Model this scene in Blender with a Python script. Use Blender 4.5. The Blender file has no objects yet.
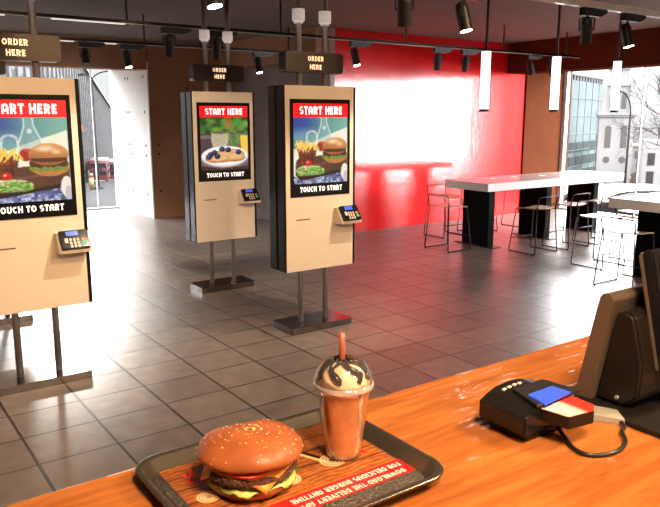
import bpy, bmesh, math, random
import numpy as np
from mathutils import Vector, Matrix, Quaternion, noise as mnoise

random.seed(7)
PI = math.pi
C = bpy.context.scene.collection

# ------------------------------------------------------------------ helpers
def obj(name, bm, m, parent=None, smooth=False, label=None):
    me = bpy.data.meshes.new(name)
    if smooth:
        for f in bm.faces: f.smooth = True
    bmesh.ops.recalc_face_normals(bm, faces=bm.faces[:])
    bm.to_mesh(me); bm.free()
    for x in (m if isinstance(m, (list, tuple)) else [m]): me.materials.append(x)
    o = bpy.data.objects.new(name, me); C.objects.link(o)
    if parent: o.parent = parent
    if label: o['label'] = label
    if smooth == 'auto':
        try: me.set_sharp_from_angle(angle=math.radians(38))
        except Exception: pass
    return o

def mesh_obj(name, me, m, parent=None):
    me.name = name
    me.materials.clear()
    me.materials.append(m)
    o = bpy.data.objects.new(name, me); C.objects.link(o)
    if parent: o.parent = parent
    return o

def tag(o, label, cat, group=None):
    o['label'] = label; o['category'] = cat
    if group: o['group'] = group
    return o

def thing(name, label, cat, loc=(0, 0, 0), rotz=0, group=None):
    o = bpy.data.objects.new(name, None); C.objects.link(o)
    o.empty_display_size = .1
    o.location = loc; o.rotation_euler = (0, 0, rotz)
    return tag(o, label, cat, group)

def struct(name, bm, m, parent=None, smooth=False):
    o = obj(name, bm, m, parent, smooth)
    if parent is None: o['kind'] = 'structure'
    return o

def dup(root, loc, rotz, label, group=None):
    r = root.copy(); C.objects.link(r); r.location = loc; r.rotation_euler = (0, 0, rotz)
    r['label'] = label
    if group: r['group'] = group
    for ch in list(root.children):
        c = ch.copy(); C.objects.link(c); c.parent = r
        for g in list(ch.children):
            d = g.copy(); C.objects.link(d); d.parent = c
    return r

def NB(): return bmesh.new()

def bx(bm, x0, x1, y0, y1, z0, z1, bev=0, seg=2, mi=0, M=None):
    r = bmesh.ops.create_cube(bm, size=1)
    vs = r['verts']
    for v in vs:
        v.co = Vector((x0 + (v.co.x + .5) * (x1 - x0), y0 + (v.co.y + .5) * (y1 - y0), z0 + (v.co.z + .5) * (z1 - z0)))
    fs = set(f for v in vs for f in v.link_faces)
    if bev:
        es = set(e for v in vs for e in v.link_edges)
        b = bmesh.ops.bevel(bm, geom=list(es), offset=bev, segments=seg, affect='EDGES', profile=.5)
        fs = set(f for f in bm.faces if f.is_valid and (f in fs or f in set(b['faces'])))
        vs = list(set(v for f in fs for v in f.verts))
    for f in fs:
        if f.is_valid: f.material_index = mi
    if M is not None: bmesh.ops.transform(bm, matrix=M, verts=vs)
    return vs

def cyl(bm, p0, p1, r0, r1=None, seg=20, caps=True, mi=0):
    r1 = r0 if r1 is None else r1
    p0, p1 = Vector(p0), Vector(p1); d = p1 - p0
    q = Vector((0, 0, 1)).rotation_difference(d)
    A, B = [], []
    for k in range(seg):
        a = 2 * PI * k / seg; u = Vector((math.cos(a), math.sin(a), 0))
        A.append(bm.verts.new(p0 + q @ (u * r0))); B.append(bm.verts.new(p1 + q @ (u * r1)))
    for k in range(seg):
        f = bm.faces.new((A[k], A[(k + 1) % seg], B[(k + 1) % seg], B[k])); f.material_index = mi; f.smooth = True
    if caps:
        for L in (A[::-1], B):
            f = bm.faces.new(L); f.material_index = mi

def tube(bm, pts, r, seg=8, closed=False, mi=0, radii=None):
    pts = [Vector(p) for p in pts]; n = len(pts); rings = []
    up = None
    for i, p in enumerate(pts):
        a = pts[i - 1] if (i or closed) else p
        b = pts[(i + 1) % n] if (i < n - 1 or closed) else p
        t = (b - a).normalized()
        if up is None:
            up = Vector((0, 0, 1)) if abs(t.z) < .9 else Vector((1, 0, 0))
        s = t.cross(up)
        if s.length < 1e-5: s = t.orthogonal()
        s.normalize(); up = s.cross(t).normalized()
        rr = radii[i] if radii else r
        rings.append([bm.verts.new(p + (s * math.cos(2 * PI * k / seg) + up * math.sin(2 * PI * k / seg)) * rr) for k in range(seg)])
    for i in range(n if closed else n - 1):
        A, B = rings[i], rings[(i + 1) % n]
        for k in range(seg):
            f = bm.faces.new((A[k], A[(k + 1) % seg], B[(k + 1) % seg], B[k])); f.smooth = True; f.material_index = mi
    if not closed:
        for L in (rings[0][::-1], rings[-1]):
            f = bm.faces.new(L); f.material_index = mi

def lathe(bm, prof, seg=40, c=(0, 0, 0), mi=0, capb=False, capt=False):
    c = Vector(c); rings = []
    for r, z in prof:
        rings.append([bm.verts.new(c + Vector((r * math.cos(2 * PI * k / seg), r * math.sin(2 * PI * k / seg), z))) for k in range(seg)])
    for A, B in zip(rings, rings[1:]):
        for k in range(seg):
            f = bm.faces.new((A[k], A[(k + 1) % seg], B[(k + 1) % seg], B[k])); f.smooth = True; f.material_index = mi
    if capb: bm.faces.new(rings[0][::-1]).material_index = mi
    if capt: bm.faces.new(rings[-1]).material_index = mi
    return rings

def prism(bm, poly, a0, a1, axis='y', mi=0):
    """poly: 2-D points; extruded along axis. axis y: poly=(x,z); x: poly=(y,z); z: poly=(x,y)"""
    def P(p, a):
        return {'y': (p[0], a, p[1]), 'x': (a, p[0], p[1]), 'z': (p[0], p[1], a)}[axis]
    A = [bm.verts.new(P(p, a0)) for p in poly]; B = [bm.verts.new(P(p, a1)) for p in poly]
    n = len(poly)
    fs = [bm.faces.new(A[::-1]), bm.faces.new(B)]
    for k in range(n): fs.append(bm.faces.new((A[k], A[(k + 1) % n], B[(k + 1) % n], B[k])))
    for f in fs: f.material_index = mi
    return fs

def smooth_path(pts, n=6):
    P = [Vector(p) for p in pts]; P = [P[0] * 2 - P[1]] + P + [P[-1] * 2 - P[-2]]; out = []
    for i in range(1, len(P) - 2):
        for k in range(n):
            t = k / n; a, b, c, d = P[i - 1], P[i], P[i + 1], P[i + 2]
            out.append(.5 * (2 * b + (c - a) * t + (2 * a - 5 * b + 4 * c - d) * t * t + (3 * b - a - 3 * c + d) * t ** 3))
    return out + [P[-2]]

def rrect(hx, hy, r, n=6, cx=0, cy=0):
    out = []
    for qx, qy, a0 in ((1, 1, 0), (-1, 1, 90), (-1, -1, 180), (1, -1, 270)):
        for k in range(n + 1):
            a = math.radians(a0 + 90 * k / n)
            out.append((cx + qx * (hx - r) + r * math.cos(a), cy + qy * (hy - r) + r * math.sin(a)))
    return out

def arc(cx, cy, r, a0, a1, n):
    return [(cx + r * math.cos(math.radians(a0 + (a1 - a0) * k / n)), cy + r * math.sin(math.radians(a0 + (a1 - a0) * k / n))) for k in range(n + 1)]

# heavy display lettering drawn as thick strokes (x 0..w, y 0..1)
def _arc(cx, cy, rx, ry, a0, a1, n=8):
    return [(cx + rx * math.cos(math.radians(a0 + (a1 - a0) * k / n)), cy + ry * math.sin(math.radians(a0 + (a1 - a0) * k / n))) for k in range(n + 1)]
_A, _B = .13, .87
GLYPH = {
 'A': (.78, [[(.12, .0), (.12, .6)] , _arc(.39, .58, .27, .29, 180, 0), [(.66, .6), (.66, 0)], [(.12, .36), (.66, .36)]]),
 'B': (.72, [[(.13, 0), (.13, 1)], [(.13, _B), (.4, _B)], _arc(.4, .69, .18, .18, 90, -90), [(.13, .5), (.4, .5)], _arc(.4, .315, .2, .185, 90, -90), [(.13, _A), (.4, _A)]]),
 'C': (.72, [_arc(.42, .5, .29, .37, 55, 305, 12)]),
 'D': (.78, [[(.13, 0), (.13, 1)], [(.13, _B), (.32, _B)], _arc(.32, .5, .33, .37, 90, -90, 10), [(.13, _A), (.32, _A)]]),
 'E': (.62, [[(.13, 0), (.13, 1)], [(.13, _B), (.58, _B)], [(.13, .5), (.52, .5)], [(.13, _A), (.58, _A)]]),
 'F': (.60, [[(.13, 0), (.13, 1)], [(.13, _B), (.57, _B)], [(.13, .48), (.5, .48)]]),
 'G': (.78, [_arc(.42, .5, .29, .37, 50, 330, 12), [(.45, .44), (.72, .44)], [(.66, .44), (.66, .1)]]),
 'H': (.78, [[(.13, 0), (.13, 1)], [(.65, 0), (.65, 1)], [(.13, .5), (.65, .5)]]),
 'I': (.26, [[(.13, 0), (.13, 1)]]),
 'L': (.60, [[(.13, 0), (.13, 1)], [(.13, _A), (.57, _A)]]),
 'M': (1.0, [[(.13, 0), (.13, 1)], [(.16, .92), (.5, .30)], [(.5, .30), (.84, .92)], [(.87, 0), (.87, 1)]]),
 'N': (.80, [[(.13, 0), (.13, 1)], [(.15, .92), (.65, .08)], [(.67, 0), (.67, 1)]]),
 'O': (.86, [_arc(.43, .5, .30, .37, 0, 360, 18)]),
 'P': (.70, [[(.13, 0), (.13, 1)], [(.13, _B), (.38, _B)], _arc(.38, .65, .2, .22, 90, -90), [(.13, .43), (.38, .43)]]),
 'R': (.74, [[(.13, 0), (.13, 1)], [(.13, _B), (.38, _B)], _arc(.38, .67, .2, .2, 90, -90), [(.13, .47), (.38, .47)], [(.36, .45), (.60, .02)]]),
 'S': (.68, [_arc(.34, .68, .22, .19, 40, 250, 9), _arc(.34, .32, .22, .19, 70, -140, 9)]),
 'T': (.66, [[(.33, 0), (.33, 1)], [(.0, _B), (.66, _B)]]),
 'U': (.78, [[(.13, 1), (.13, .4)], _arc(.39, .40, .26, .27, 180, 360, 9), [(.65, .4), (.65, 1)]]),
 'V': (.80, [[(.12, 1), (.40, .08)], [(.68, 1), (.40, .08)]]),
 'W': (1.06, [[(.11, 1), (.31, .08)], [(.53, .95), (.31, .08)], [(.53, .95), (.75, .08)], [(.95, 1), (.75, .08)]]),
 'Y': (.76, [[(.10, 1), (.38, .46)], [(.66, 1), (.38, .46)], [(.38, .5), (.38, 0)]]),
}
def text_mesh(body, height, width, t=.225, gap=.13, space=.42):
    """flat lettering in the XY plane, centred on the origin, fitted to width x height"""
    bm = bmesh.new(); x = 0
    for ch in body:
        if ch == ' ': x += space; continue
        w, strokes = GLYPH[ch]
        for st in strokes:
            n = len(st); closed = (Vector(st[0]) - Vector(st[-1])).length < 1e-4
            L, Rr = [], []
            for k in range(n):
                a = Vector(st[k - 1] if k else (st[-2] if closed else st[0])); b = Vector(st[(k + 1) if k < n - 1 else (1 if closed else n - 1)])
                d = (b - a).normalized(); nv = Vector((-d.y, d.x)); p = Vector(st[k])
                L.append(bm.verts.new((x + p.x + nv.x * t / 2, p.y + nv.y * t / 2, 0))); Rr.append(bm.verts.new((x + p.x - nv.x * t / 2, p.y - nv.y * t / 2, 0)))
            for k in range(n - 1): bm.faces.new((Rr[k], Rr[k + 1], L[k + 1], L[k]))
        x += w + gap
    x -= gap
    for v in bm.verts:
        v.co = Vector(((v.co.x - x / 2) * width / x, (v.co.y - .5) * height, 0))
    for f in bm.faces:
        f.normal_update()
        if f.normal.z < 0: f.normal_flip()
    me = bpy.data.meshes.new('lettering'); bm.to_mesh(me); bm.free()
    return me

# ------------------------------------------------------------------ materials
def mat(name, col, rough=.5, metal=0, spec=.5, vary=.06, scale=12, bump=0, bscale=60, emit=0, coat=0, alpha=None):
    m = bpy.data.materials.new(name); m.use_nodes = True
    nt = m.node_tree; b = nt.nodes['Principled BSDF']
    b.inputs['Roughness'].default_value = rough; b.inputs['Metallic'].default_value = metal
    b.inputs['Specular IOR Level'].default_value = spec; b.inputs['Coat Weight'].default_value = coat
    b.inputs['Coat Roughness'].default_value = .06
    tc = nt.nodes.new('ShaderNodeTexCoord'); nz = nt.nodes.new('ShaderNodeTexNoise')
    nz.inputs['Scale'].default_value = scale; nz.inputs['Detail'].default_value = 4
    nt.links.new(tc.outputs['Object'], nz.inputs['Vector'])
    rp = nt.nodes.new('ShaderNodeValToRGB'); c = Vector(col[:3])
    rp.color_ramp.elements[0].position = .3; rp.color_ramp.elements[1].position = .7
    rp.color_ramp.elements[0].color = (*(c * (1 - vary)), 1); rp.color_ramp.elements[1].color = (*[min(1, v * (1 + vary)) for v in c], 1)
    nt.links.new(nz.outputs['Fac'], rp.inputs['Fac']); nt.links.new(rp.outputs['Color'], b.inputs['Base Color'])
    if emit:
        nt.links.new(rp.outputs['Color'], b.inputs['Emission Color']); b.inputs['Emission Strength'].default_value = emit
    if bump:
        n2 = nt.nodes.new('ShaderNodeTexNoise'); n2.inputs['Scale'].default_value = bscale; n2.inputs['Detail'].default_value = 5
        nt.links.new(tc.outputs['Object'], n2.inputs['Vector'])
        bp = nt.nodes.new('ShaderNodeBump'); bp.inputs['Strength'].default_value = bump; bp.inputs['Distance'].default_value = .02
        nt.links.new(n2.outputs['Fac'], bp.inputs['Height']); nt.links.new(bp.outputs['Normal'], b.inputs['Normal'])
    return m

def clear_mat(name, tint=(1, 1, 1), base=.04, edge=.5, rough=.02, milk=0):
    """thin clear sheet: see-through head on, mirror-like at the rim"""
    m = bpy.data.materials.new(name); m.use_nodes = True
    nt = m.node_tree; N = nt.nodes; L = nt.links
    for n in list(N): N.remove(n)
    out = N.new('ShaderNodeOutputMaterial'); tr = N.new('ShaderNodeBsdfTransparent'); gl = N.new('ShaderNodeBsdfGlossy')
    tr.inputs['Color'].default_value = (*tint, 1); gl.inputs['Roughness'].default_value = rough
    lw = N.new('ShaderNodeLayerWeight'); lw.inputs['Blend'].default_value = .25
    mr = N.new('ShaderNodeMapRange'); mr.inputs['To Min'].default_value = base; mr.inputs['To Max'].default_value = edge
    mx = N.new('ShaderNodeMixShader')
    L.new(lw.outputs['Fresnel'], mr.inputs['Value']); L.new(mr.outputs['Result'], mx.inputs['Fac'])
    L.new(tr.outputs[0], mx.inputs[1]); L.new(gl.outputs[0], mx.inputs[2])
    last = mx
    if milk:
        df = N.new('ShaderNodeBsdfDiffuse'); df.inputs['Color'].default_value = (.95, .95, .95, 1)
        m2 = N.new('ShaderNodeMixShader'); m2.inputs['Fac'].default_value = milk
        L.new(mx.outputs[0], m2.inputs[1]); L.new(df.outputs[0], m2.inputs[2]); last = m2
    L.new(last.outputs[0], out.inputs['Surface'])
    return m

def painted_mat(name, emit=0, rough=.3, coat=0, noise_amt=0.0):
    """colour comes from the mesh's own painted colour attribute (a printed or displayed picture)"""
    m = bpy.data.materials.new(name); m.use_nodes = True
    nt = m.node_tree; b = nt.nodes['Principled BSDF']
    at = nt.nodes.new('ShaderNodeVertexColor'); at.layer_name = 'print'
    b.inputs['Roughness'].default_value = rough; b.inputs['Coat Weight'].default_value = coat
    nt.links.new(at.outputs['Color'], b.inputs['Base Color'])
    if emit:
        b.inputs['Base Color'].default_value = (.02, .02, .02, 1)
        for l in list(b.inputs['Base Color'].links): nt.links.remove(l)
        nt.links.new(at.outputs['Color'], b.inputs['Emission Color']); b.inputs['Emission Strength'].default_value = emit
    return m

def s2l(c):
    c = np.asarray(c, float) / 255.
    return np.where(c <= .04045, c / 12.92, ((c + .055) / 1.055) ** 2.4)

def floor_mat():
    m = bpy.data.materials.new('slate_tile'); m.use_nodes = True
    nt = m.node_tree; N = nt.nodes; L = nt.links; b = N['Principled BSDF']
    tc = N.new('ShaderNodeTexCoord'); mp = N.new('ShaderNodeMapping')
    TX, TY = .3933, .3397
    mp.inputs['Location'].default_value = (-(1.4538 % TX) + TX / 2 * 0, -(3.7158 % TY), 0)
    L.new(tc.outputs['Object'], mp.inputs['Vector'])
    br = N.new('ShaderNodeTexBrick'); br.offset = 0; br.squash = 1
    br.inputs['Scale'].default_value = 1; br.inputs['Brick Width'].default_value = TX; br.inputs['Row Height'].default_value = TY
    br.inputs['Mortar Size'].default_value = .0075; br.inputs['Mortar Smooth'].default_value = .35
    br.inputs['Color1'].default_value = (.205, .168, .150, 1); br.inputs['Color2'].default_value = (.272, .228, .205, 1)
    br.inputs['Mortar'].default_value = (.018, .013, .011, 1); br.inputs['Bias'].default_value = 0
    L.new(mp.outputs['Vector'], br.inputs['Vector'])
    nz = N.new('ShaderNodeTexNoise'); nz.inputs['Scale'].default_value = 9; nz.inputs['Detail'].default_value = 7
    L.new(tc.outputs['Object'], nz.inputs['Vector'])
    mx = N.new('ShaderNodeMix'); mx.data_type = 'RGBA'; mx.blend_type = 'MULTIPLY'; mx.inputs['Factor'].default_value = 1
    rp = N.new('ShaderNodeValToRGB'); rp.color_ramp.elements[0].color = (.72, .7, .7, 1); rp.color_ramp.elements[1].color = (1.15, 1.12, 1.1, 1)
    rp.color_ramp.elements[0].position = .3; rp.color_ramp.elements[1].position = .7
    L.new(nz.outputs['Fac'], rp.inputs['Fac']); L.new(br.outputs['Color'], mx.inputs[6]); L.new(rp.outputs['Color'], mx.inputs[7])
    L.new(mx.outputs[2], b.inputs['Base Color'])
    n2 = N.new('ShaderNodeTexNoise'); n2.inputs['Scale'].default_value = 16; n2.inputs['Detail'].default_value = 6; n2.inputs['Roughness'].default_value = .6
    L.new(tc.outputs['Object'], n2.inputs['Vector'])
    ms = N.new('ShaderNodeMath'); ms.operation = 'MULTIPLY'; ms.inputs[1].default_value = .05
    L.new(n2.outputs['Fac'], ms.inputs[0])
    su = N.new('ShaderNodeMath'); su.operation = 'SUBTRACT'
    L.new(ms.outputs[0], su.inputs[0]); L.new(br.outputs['Fac'], su.inputs[1])
    bp = N.new('ShaderNodeBump'); bp.inputs['Strength'].default_value = .7; bp.inputs['Distance'].default_value = .011
    L.new(su.outputs[0], bp.inputs['Height']); L.new(bp.outputs['Normal'], b.inputs['Normal'])
    rr = N.new('ShaderNodeMapRange'); rr.inputs['To Min'].default_value = .24; rr.inputs['To Max'].default_value = .42
    L.new(nz.outputs['Fac'], rr.inputs['Value']); L.new(rr.outputs['Result'], b.inputs['Roughness'])
    b.inputs['Specular IOR Level'].default_value = .62
    return m

def counter_mat():
    m = bpy.data.materials.new('orange_lacquered_wood'); m.use_nodes = True
    nt = m.node_tree; N = nt.nodes; L = nt.links; b = N['Principled BSDF']
    tc = N.new('ShaderNodeTexCoord'); mp = N.new('ShaderNodeMapping'); mp.inputs['Scale'].default_value = (1.6, 9, 1)
    L.new(tc.outputs['Object'], mp.inputs['Vector'])
    nz = N.new('ShaderNodeTexNoise'); nz.inputs['Scale'].default_value = 2.4; nz.inputs['Detail'].default_value = 7; nz.inputs['Distortion'].default_value = .8
    L.new(mp.outputs['Vector'], nz.inputs['Vector'])
    rp = N.new('ShaderNodeValToRGB'); e = rp.color_ramp.elements
    e[0].position = .3; e[0].color = (.28, .082, .018, 1); e[1].position = .72; e[1].color = (.47, .16, .040, 1)
    L.new(nz.outputs['Fac'], rp.inputs['Fac']); L.new(rp.outputs['Color'], b.inputs['Base Color'])
    mp2 = N.new('ShaderNodeMapping'); mp2.inputs['Scale'].default_value = (7, 30, 1); mp2.inputs['Rotation'].default_value = (0, 0, .35)
    L.new(tc.outputs['Object'], mp2.inputs['Vector'])
    n2 = N.new('ShaderNodeTexNoise'); n2.inputs['Scale'].default_value = 1.3; n2.inputs['Detail'].default_value = 2
    L.new(mp2.outputs['Vector'], n2.inputs['Vector'])
    wv = N.new('ShaderNodeTexWave'); wv.bands_direction = 'Y'; wv.inputs['Scale'].default_value = 14; wv.inputs['Distortion'].default_value = 5; wv.inputs['Detail'].default_value = 1.5; wv.inputs['Detail Scale'].default_value = .6
    mp3 = N.new('ShaderNodeMapping'); mp3.inputs['Scale'].default_value = (.5, 1, 1); L.new(tc.outputs['Object'], mp3.inputs['Vector']); L.new(mp3.outputs['Vector'], wv.inputs['Vector'])
    aw = N.new('ShaderNodeMath'); aw.operation = 'MULTIPLY_ADD'; aw.inputs[1].default_value = .10
    L.new(wv.outputs['Fac'], aw.inputs[0]); L.new(n2.outputs['Fac'], aw.inputs[2])
    bp = N.new('ShaderNodeBump'); bp.inputs['Strength'].default_value = .4; bp.inputs['Distance'].default_value = .012
    L.new(aw.outputs[0], bp.inputs['Height']); L.new(bp.outputs['Normal'], b.inputs['Normal'])
    b.inputs['Roughness'].default_value = .09; b.inputs['Specular IOR Level'].default_value = .5
    return m

M = {}
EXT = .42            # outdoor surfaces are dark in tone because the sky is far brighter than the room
M['floor'] = floor_mat()
M['counter'] = counter_mat()
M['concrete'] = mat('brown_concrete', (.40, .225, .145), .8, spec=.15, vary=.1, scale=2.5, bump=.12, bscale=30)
M['daylight_white'] = mat('daylight_whitened_wall', (.86, .84, .82), .6, vary=.02)  # reveal and soffits: overexposing window light put into the colour
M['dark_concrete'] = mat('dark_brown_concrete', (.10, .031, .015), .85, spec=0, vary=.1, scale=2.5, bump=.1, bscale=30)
M['grey_concrete'] = mat('grey_concrete', (.28, .245, .24), .75, vary=.08, scale=2.5, bump=.12, bscale=30)
M['hole'] = mat('dark_tie_hole', (.05, .035, .03), .9)
M['ceiling'] = mat('dark_taupe_ceiling', (.17, .135, .122), .85, vary=.08, scale=1.5)
M['red'] = mat('red_plaster', (.66, .011, .012), .115, spec=.5, vary=.05, scale=3, bump=.05, bscale=14)
M['black'] = mat('black_gloss_plastic', (.010, .010, .011), .16, spec=.42)
M['matte_black'] = mat('matte_black_metal', (.014, .013, .013), .38, metal=.0, spec=.5)
M['cream'] = mat('cream_panel', (.80, .675, .535), .42, vary=.02, spec=.35)
M['chrome'] = mat('brushed_chrome', (.62, .58, .56), .3, metal=.7, vary=.04)
M['darkchrome'] = mat('dark_bronze_metal', (.16, .11, .085), .4, metal=.9)
M['steel_base'] = mat('polished_dark_steel', (.30, .28, .27), .2, metal=1)
M['white_collar'] = mat('glowing_white_plastic', (.90, .83, .80), .45, emit=.3)  # faint emission added to brighten the collars; charging pads share it
M['sign'] = mat('bronze_sign_casing', (.042, .031, .023), .4, metal=.5, spec=.5)
M['sign_text'] = mat('lit_sign_lettering', (1.0, .72, .48), .5, emit=1.05, vary=.02)
M['sign_text_hot'] = mat('bright_lit_sign_lettering', (1.0, .66, .36), .5, emit=1.7, vary=.02)
M['band'] = mat('lit_red_banner', (.86, .006, .010), .3, emit=1.0, vary=.02)
M['blackscreen'] = mat('lit_black_screen', (.006, .006, .006), .2, emit=.5)
M['whitetext'] = mat('lit_white_lettering', (1, .93, .86), .4, emit=1.0, vary=.01)
M['picture'] = painted_mat('displayed_picture', emit=1.0)
M['blue'] = mat('lit_blue_screen', (.035, .09, .62), .25, emit=.95, vary=.03)
M['blue2'] = mat('lit_deep_blue_screen', (.03, .075, .60), .25, emit=.85, vary=.03)
M['key'] = mat('pale_keypad_key', (.72, .60, .48), .5)
M['keygreen'] = mat('green_keypad_key', (.05, .5, .16), .5)
M['keyred'] = mat('orange_keypad_key', (.8, .25, .08), .5)
M['slot'] = mat('dark_brown_slot', (.12, .06, .03), .5)
M['track'] = mat('polished_track_metal', (.03, .027, .026), .2, metal=.6)
M['trackunder'] = mat('white_track_insert', (.85, .83, .8), .15, spec=.8)
M['strip'] = mat('glowing_rail_reflection', (.95, .9, .86), .3, emit=.7)  # emission stands in for bright reflections under the rails
M['lens'] = mat('lit_spot_lens', (1, .95, .88), .3, emit=45, vary=.01)
M['lensdim'] = mat('unlit_spot_lens', (.25, .23, .21), .2)
M['tubelight'] = mat('lit_white_tube', (1, .985, .96), .3, emit=2.6, vary=.005)
M['tabletop'] = mat('pale_grey_laminate', (.66, .63, .64), .2, vary=.03, spec=.55)
M['tableleg'] = mat('black_table_leg', (.0016, .0018, .002), .5, spec=.04)
M['wood_seat'] = mat('thin_birch_seat', (.52, .30, .17), .3, vary=.12, scale=20)
M['wire'] = mat('bronze_wire', (.022, .015, .013), .45, metal=0, spec=.25)
M['rubber'] = mat('black_rubber', (.012, .012, .012), .6)
M['pos'] = mat('bronze_grey_plastic', (.17, .125, .092), .36, metal=.35)
M['posblack'] = mat('dark_brown_plastic', (.010, .007, .006), .42, spec=.4)
M['greyplate'] = mat('pale_grey_plate', (.38, .36, .30), .4)
M['tray'] = mat('dark_grey_tray', (.15, .128, .10), .25, metal=.8, vary=.05)
M['liner'] = painted_mat('printed_paper', rough=.35, coat=.15)
M['linertext'] = mat('printed_white_lettering', (.92, .74, .62), .5, vary=.02)
M['trayweave'] = mat('black_honeycomb', (.10, .09, .075), .35, metal=.6, bump=.6, bscale=220)
M['bunmat'] = mat('toasted_bun', (.31, .085, .026), .42, vary=.22, scale=22, spec=.4, bump=.1, bscale=40)
M['seed'] = mat('sesame_seed', (.78, .52, .27), .5)
M['patty'] = mat('grilled_patty', (.10, .032, .016), .55, vary=.4, scale=120, bump=.8, bscale=150)
M['cheese'] = mat('cheddar_slice', (.80, .27, .03), .35)
M['lettuce'] = mat('lettuce_leaf', (.42, .46, .10), .45, vary=.3, scale=60)
M['tomato'] = mat('tomato_slice', (.68, .06, .02), .25)
M['sauce'] = mat('pale_sauce', (.75, .5, .28), .4)
M['cup'] = clear_mat('clear_cup_plastic', (.97, .95, .93), .05, .55, .06)
M['dome'] = clear_mat('clear_lid_plastic', (.97, .97, .97), .06, .9, .05, milk=.03)
M['lidrim'] = clear_mat('clear_lid_rim', (.95, .95, .95), .25, .85, .08, milk=.22)
M['shake'] = mat('caramel_shake', (.62, .235, .085), .32, vary=.14, scale=40, coat=.3)
M['cream_top'] = mat('whipped_cream', (.78, .55, .36), .5, vary=.1, scale=30)
M['syrup'] = mat('chocolate_syrup', (.016, .009, .006), .15)
M['straw'] = mat('salmon_straw', (.36, .10, .065), .4)
M['cable'] = mat('black_cable', (.015, .014, .014), .3)
M['glass'] = clear_mat('window_glass', (.98, .99, .99), .01, .10, .0)
M['frame'] = mat('pale_window_frame', (.72, .72, .72), .4)
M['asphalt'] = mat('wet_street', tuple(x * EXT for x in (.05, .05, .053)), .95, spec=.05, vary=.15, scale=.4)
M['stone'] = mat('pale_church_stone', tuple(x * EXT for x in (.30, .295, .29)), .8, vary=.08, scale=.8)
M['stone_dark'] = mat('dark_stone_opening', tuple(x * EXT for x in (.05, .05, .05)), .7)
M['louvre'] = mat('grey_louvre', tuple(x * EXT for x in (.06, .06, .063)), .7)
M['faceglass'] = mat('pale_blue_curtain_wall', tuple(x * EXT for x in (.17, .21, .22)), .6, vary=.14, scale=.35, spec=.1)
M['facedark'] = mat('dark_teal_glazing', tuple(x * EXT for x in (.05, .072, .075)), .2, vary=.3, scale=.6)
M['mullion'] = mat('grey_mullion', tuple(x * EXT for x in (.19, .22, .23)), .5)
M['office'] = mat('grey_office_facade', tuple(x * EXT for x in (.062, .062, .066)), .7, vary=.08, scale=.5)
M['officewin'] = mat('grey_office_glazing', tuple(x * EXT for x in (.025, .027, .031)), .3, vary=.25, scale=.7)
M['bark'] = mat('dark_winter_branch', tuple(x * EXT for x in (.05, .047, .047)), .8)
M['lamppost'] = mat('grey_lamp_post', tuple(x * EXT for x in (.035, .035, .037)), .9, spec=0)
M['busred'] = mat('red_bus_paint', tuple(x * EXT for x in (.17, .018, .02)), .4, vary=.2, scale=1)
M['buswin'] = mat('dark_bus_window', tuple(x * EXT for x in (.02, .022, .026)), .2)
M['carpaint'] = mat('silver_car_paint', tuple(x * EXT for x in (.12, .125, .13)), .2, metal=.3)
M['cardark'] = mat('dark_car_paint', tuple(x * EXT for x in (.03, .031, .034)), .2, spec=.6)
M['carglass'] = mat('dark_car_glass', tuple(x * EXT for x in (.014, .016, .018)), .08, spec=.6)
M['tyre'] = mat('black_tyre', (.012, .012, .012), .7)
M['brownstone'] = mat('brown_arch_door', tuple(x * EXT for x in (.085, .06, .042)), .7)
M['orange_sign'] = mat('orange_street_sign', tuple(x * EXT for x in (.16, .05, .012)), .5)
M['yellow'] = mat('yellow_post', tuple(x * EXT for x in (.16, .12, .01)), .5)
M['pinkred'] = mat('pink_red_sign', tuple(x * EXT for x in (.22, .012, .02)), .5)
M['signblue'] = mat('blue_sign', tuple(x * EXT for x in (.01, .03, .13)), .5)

# ------------------------------------------------------------------ room shell
CZ = 2.82            # ceiling
XW, YB, YF = 10.75, 8.05, 11.06      # right window plane, red wall, far pier face
XG = 5.70            # grey side wall

bm = NB(); bx(bm, -3, 10.95, -3.2, 13.0, -.12, 0)
struct('floor', bm, M['floor'])
bm = NB(); bx(bm, -3.2, 11.0, -3.4, 13.0, CZ, CZ + .15)
struct('ceiling', bm, M['ceiling'])

def holes(bm, pts, axis, at, r=.013):
    """little round tie holes set flush on a concrete face"""
    for a, z in pts:
        if axis == 'x': cyl(bm, (at, a, z), (at - .002, a, z), r, seg=10, mi=1)
        else: cyl(bm, (a, at, z), (a, at - .002, z), r, seg=10, mi=1)

bm = NB(); bx(bm, 5.76, XW + .2, YB, YB + .3, 0, CZ)
wb = struct('wall_back', bm, M['red'])
# end face strip + grey side wall
bm = NB(); bx(bm, XG, 5.78, YB - .004, YF + .2, 0, CZ)
holes(bm, [(9.60, 2.05), (9.78, 2.05), (8.6, 2.05), (8.78, 2.05), (9.6, .5), (9.78, .5)], 'x', XG)
struct('wall_middle', bm, [M['grey_concrete'], M['hole']])
bm = NB(); bx(bm, 5.46, XG, YB - .004, YF, 2.40, CZ)
struct('trim_1', bm, M['concrete'])
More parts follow.
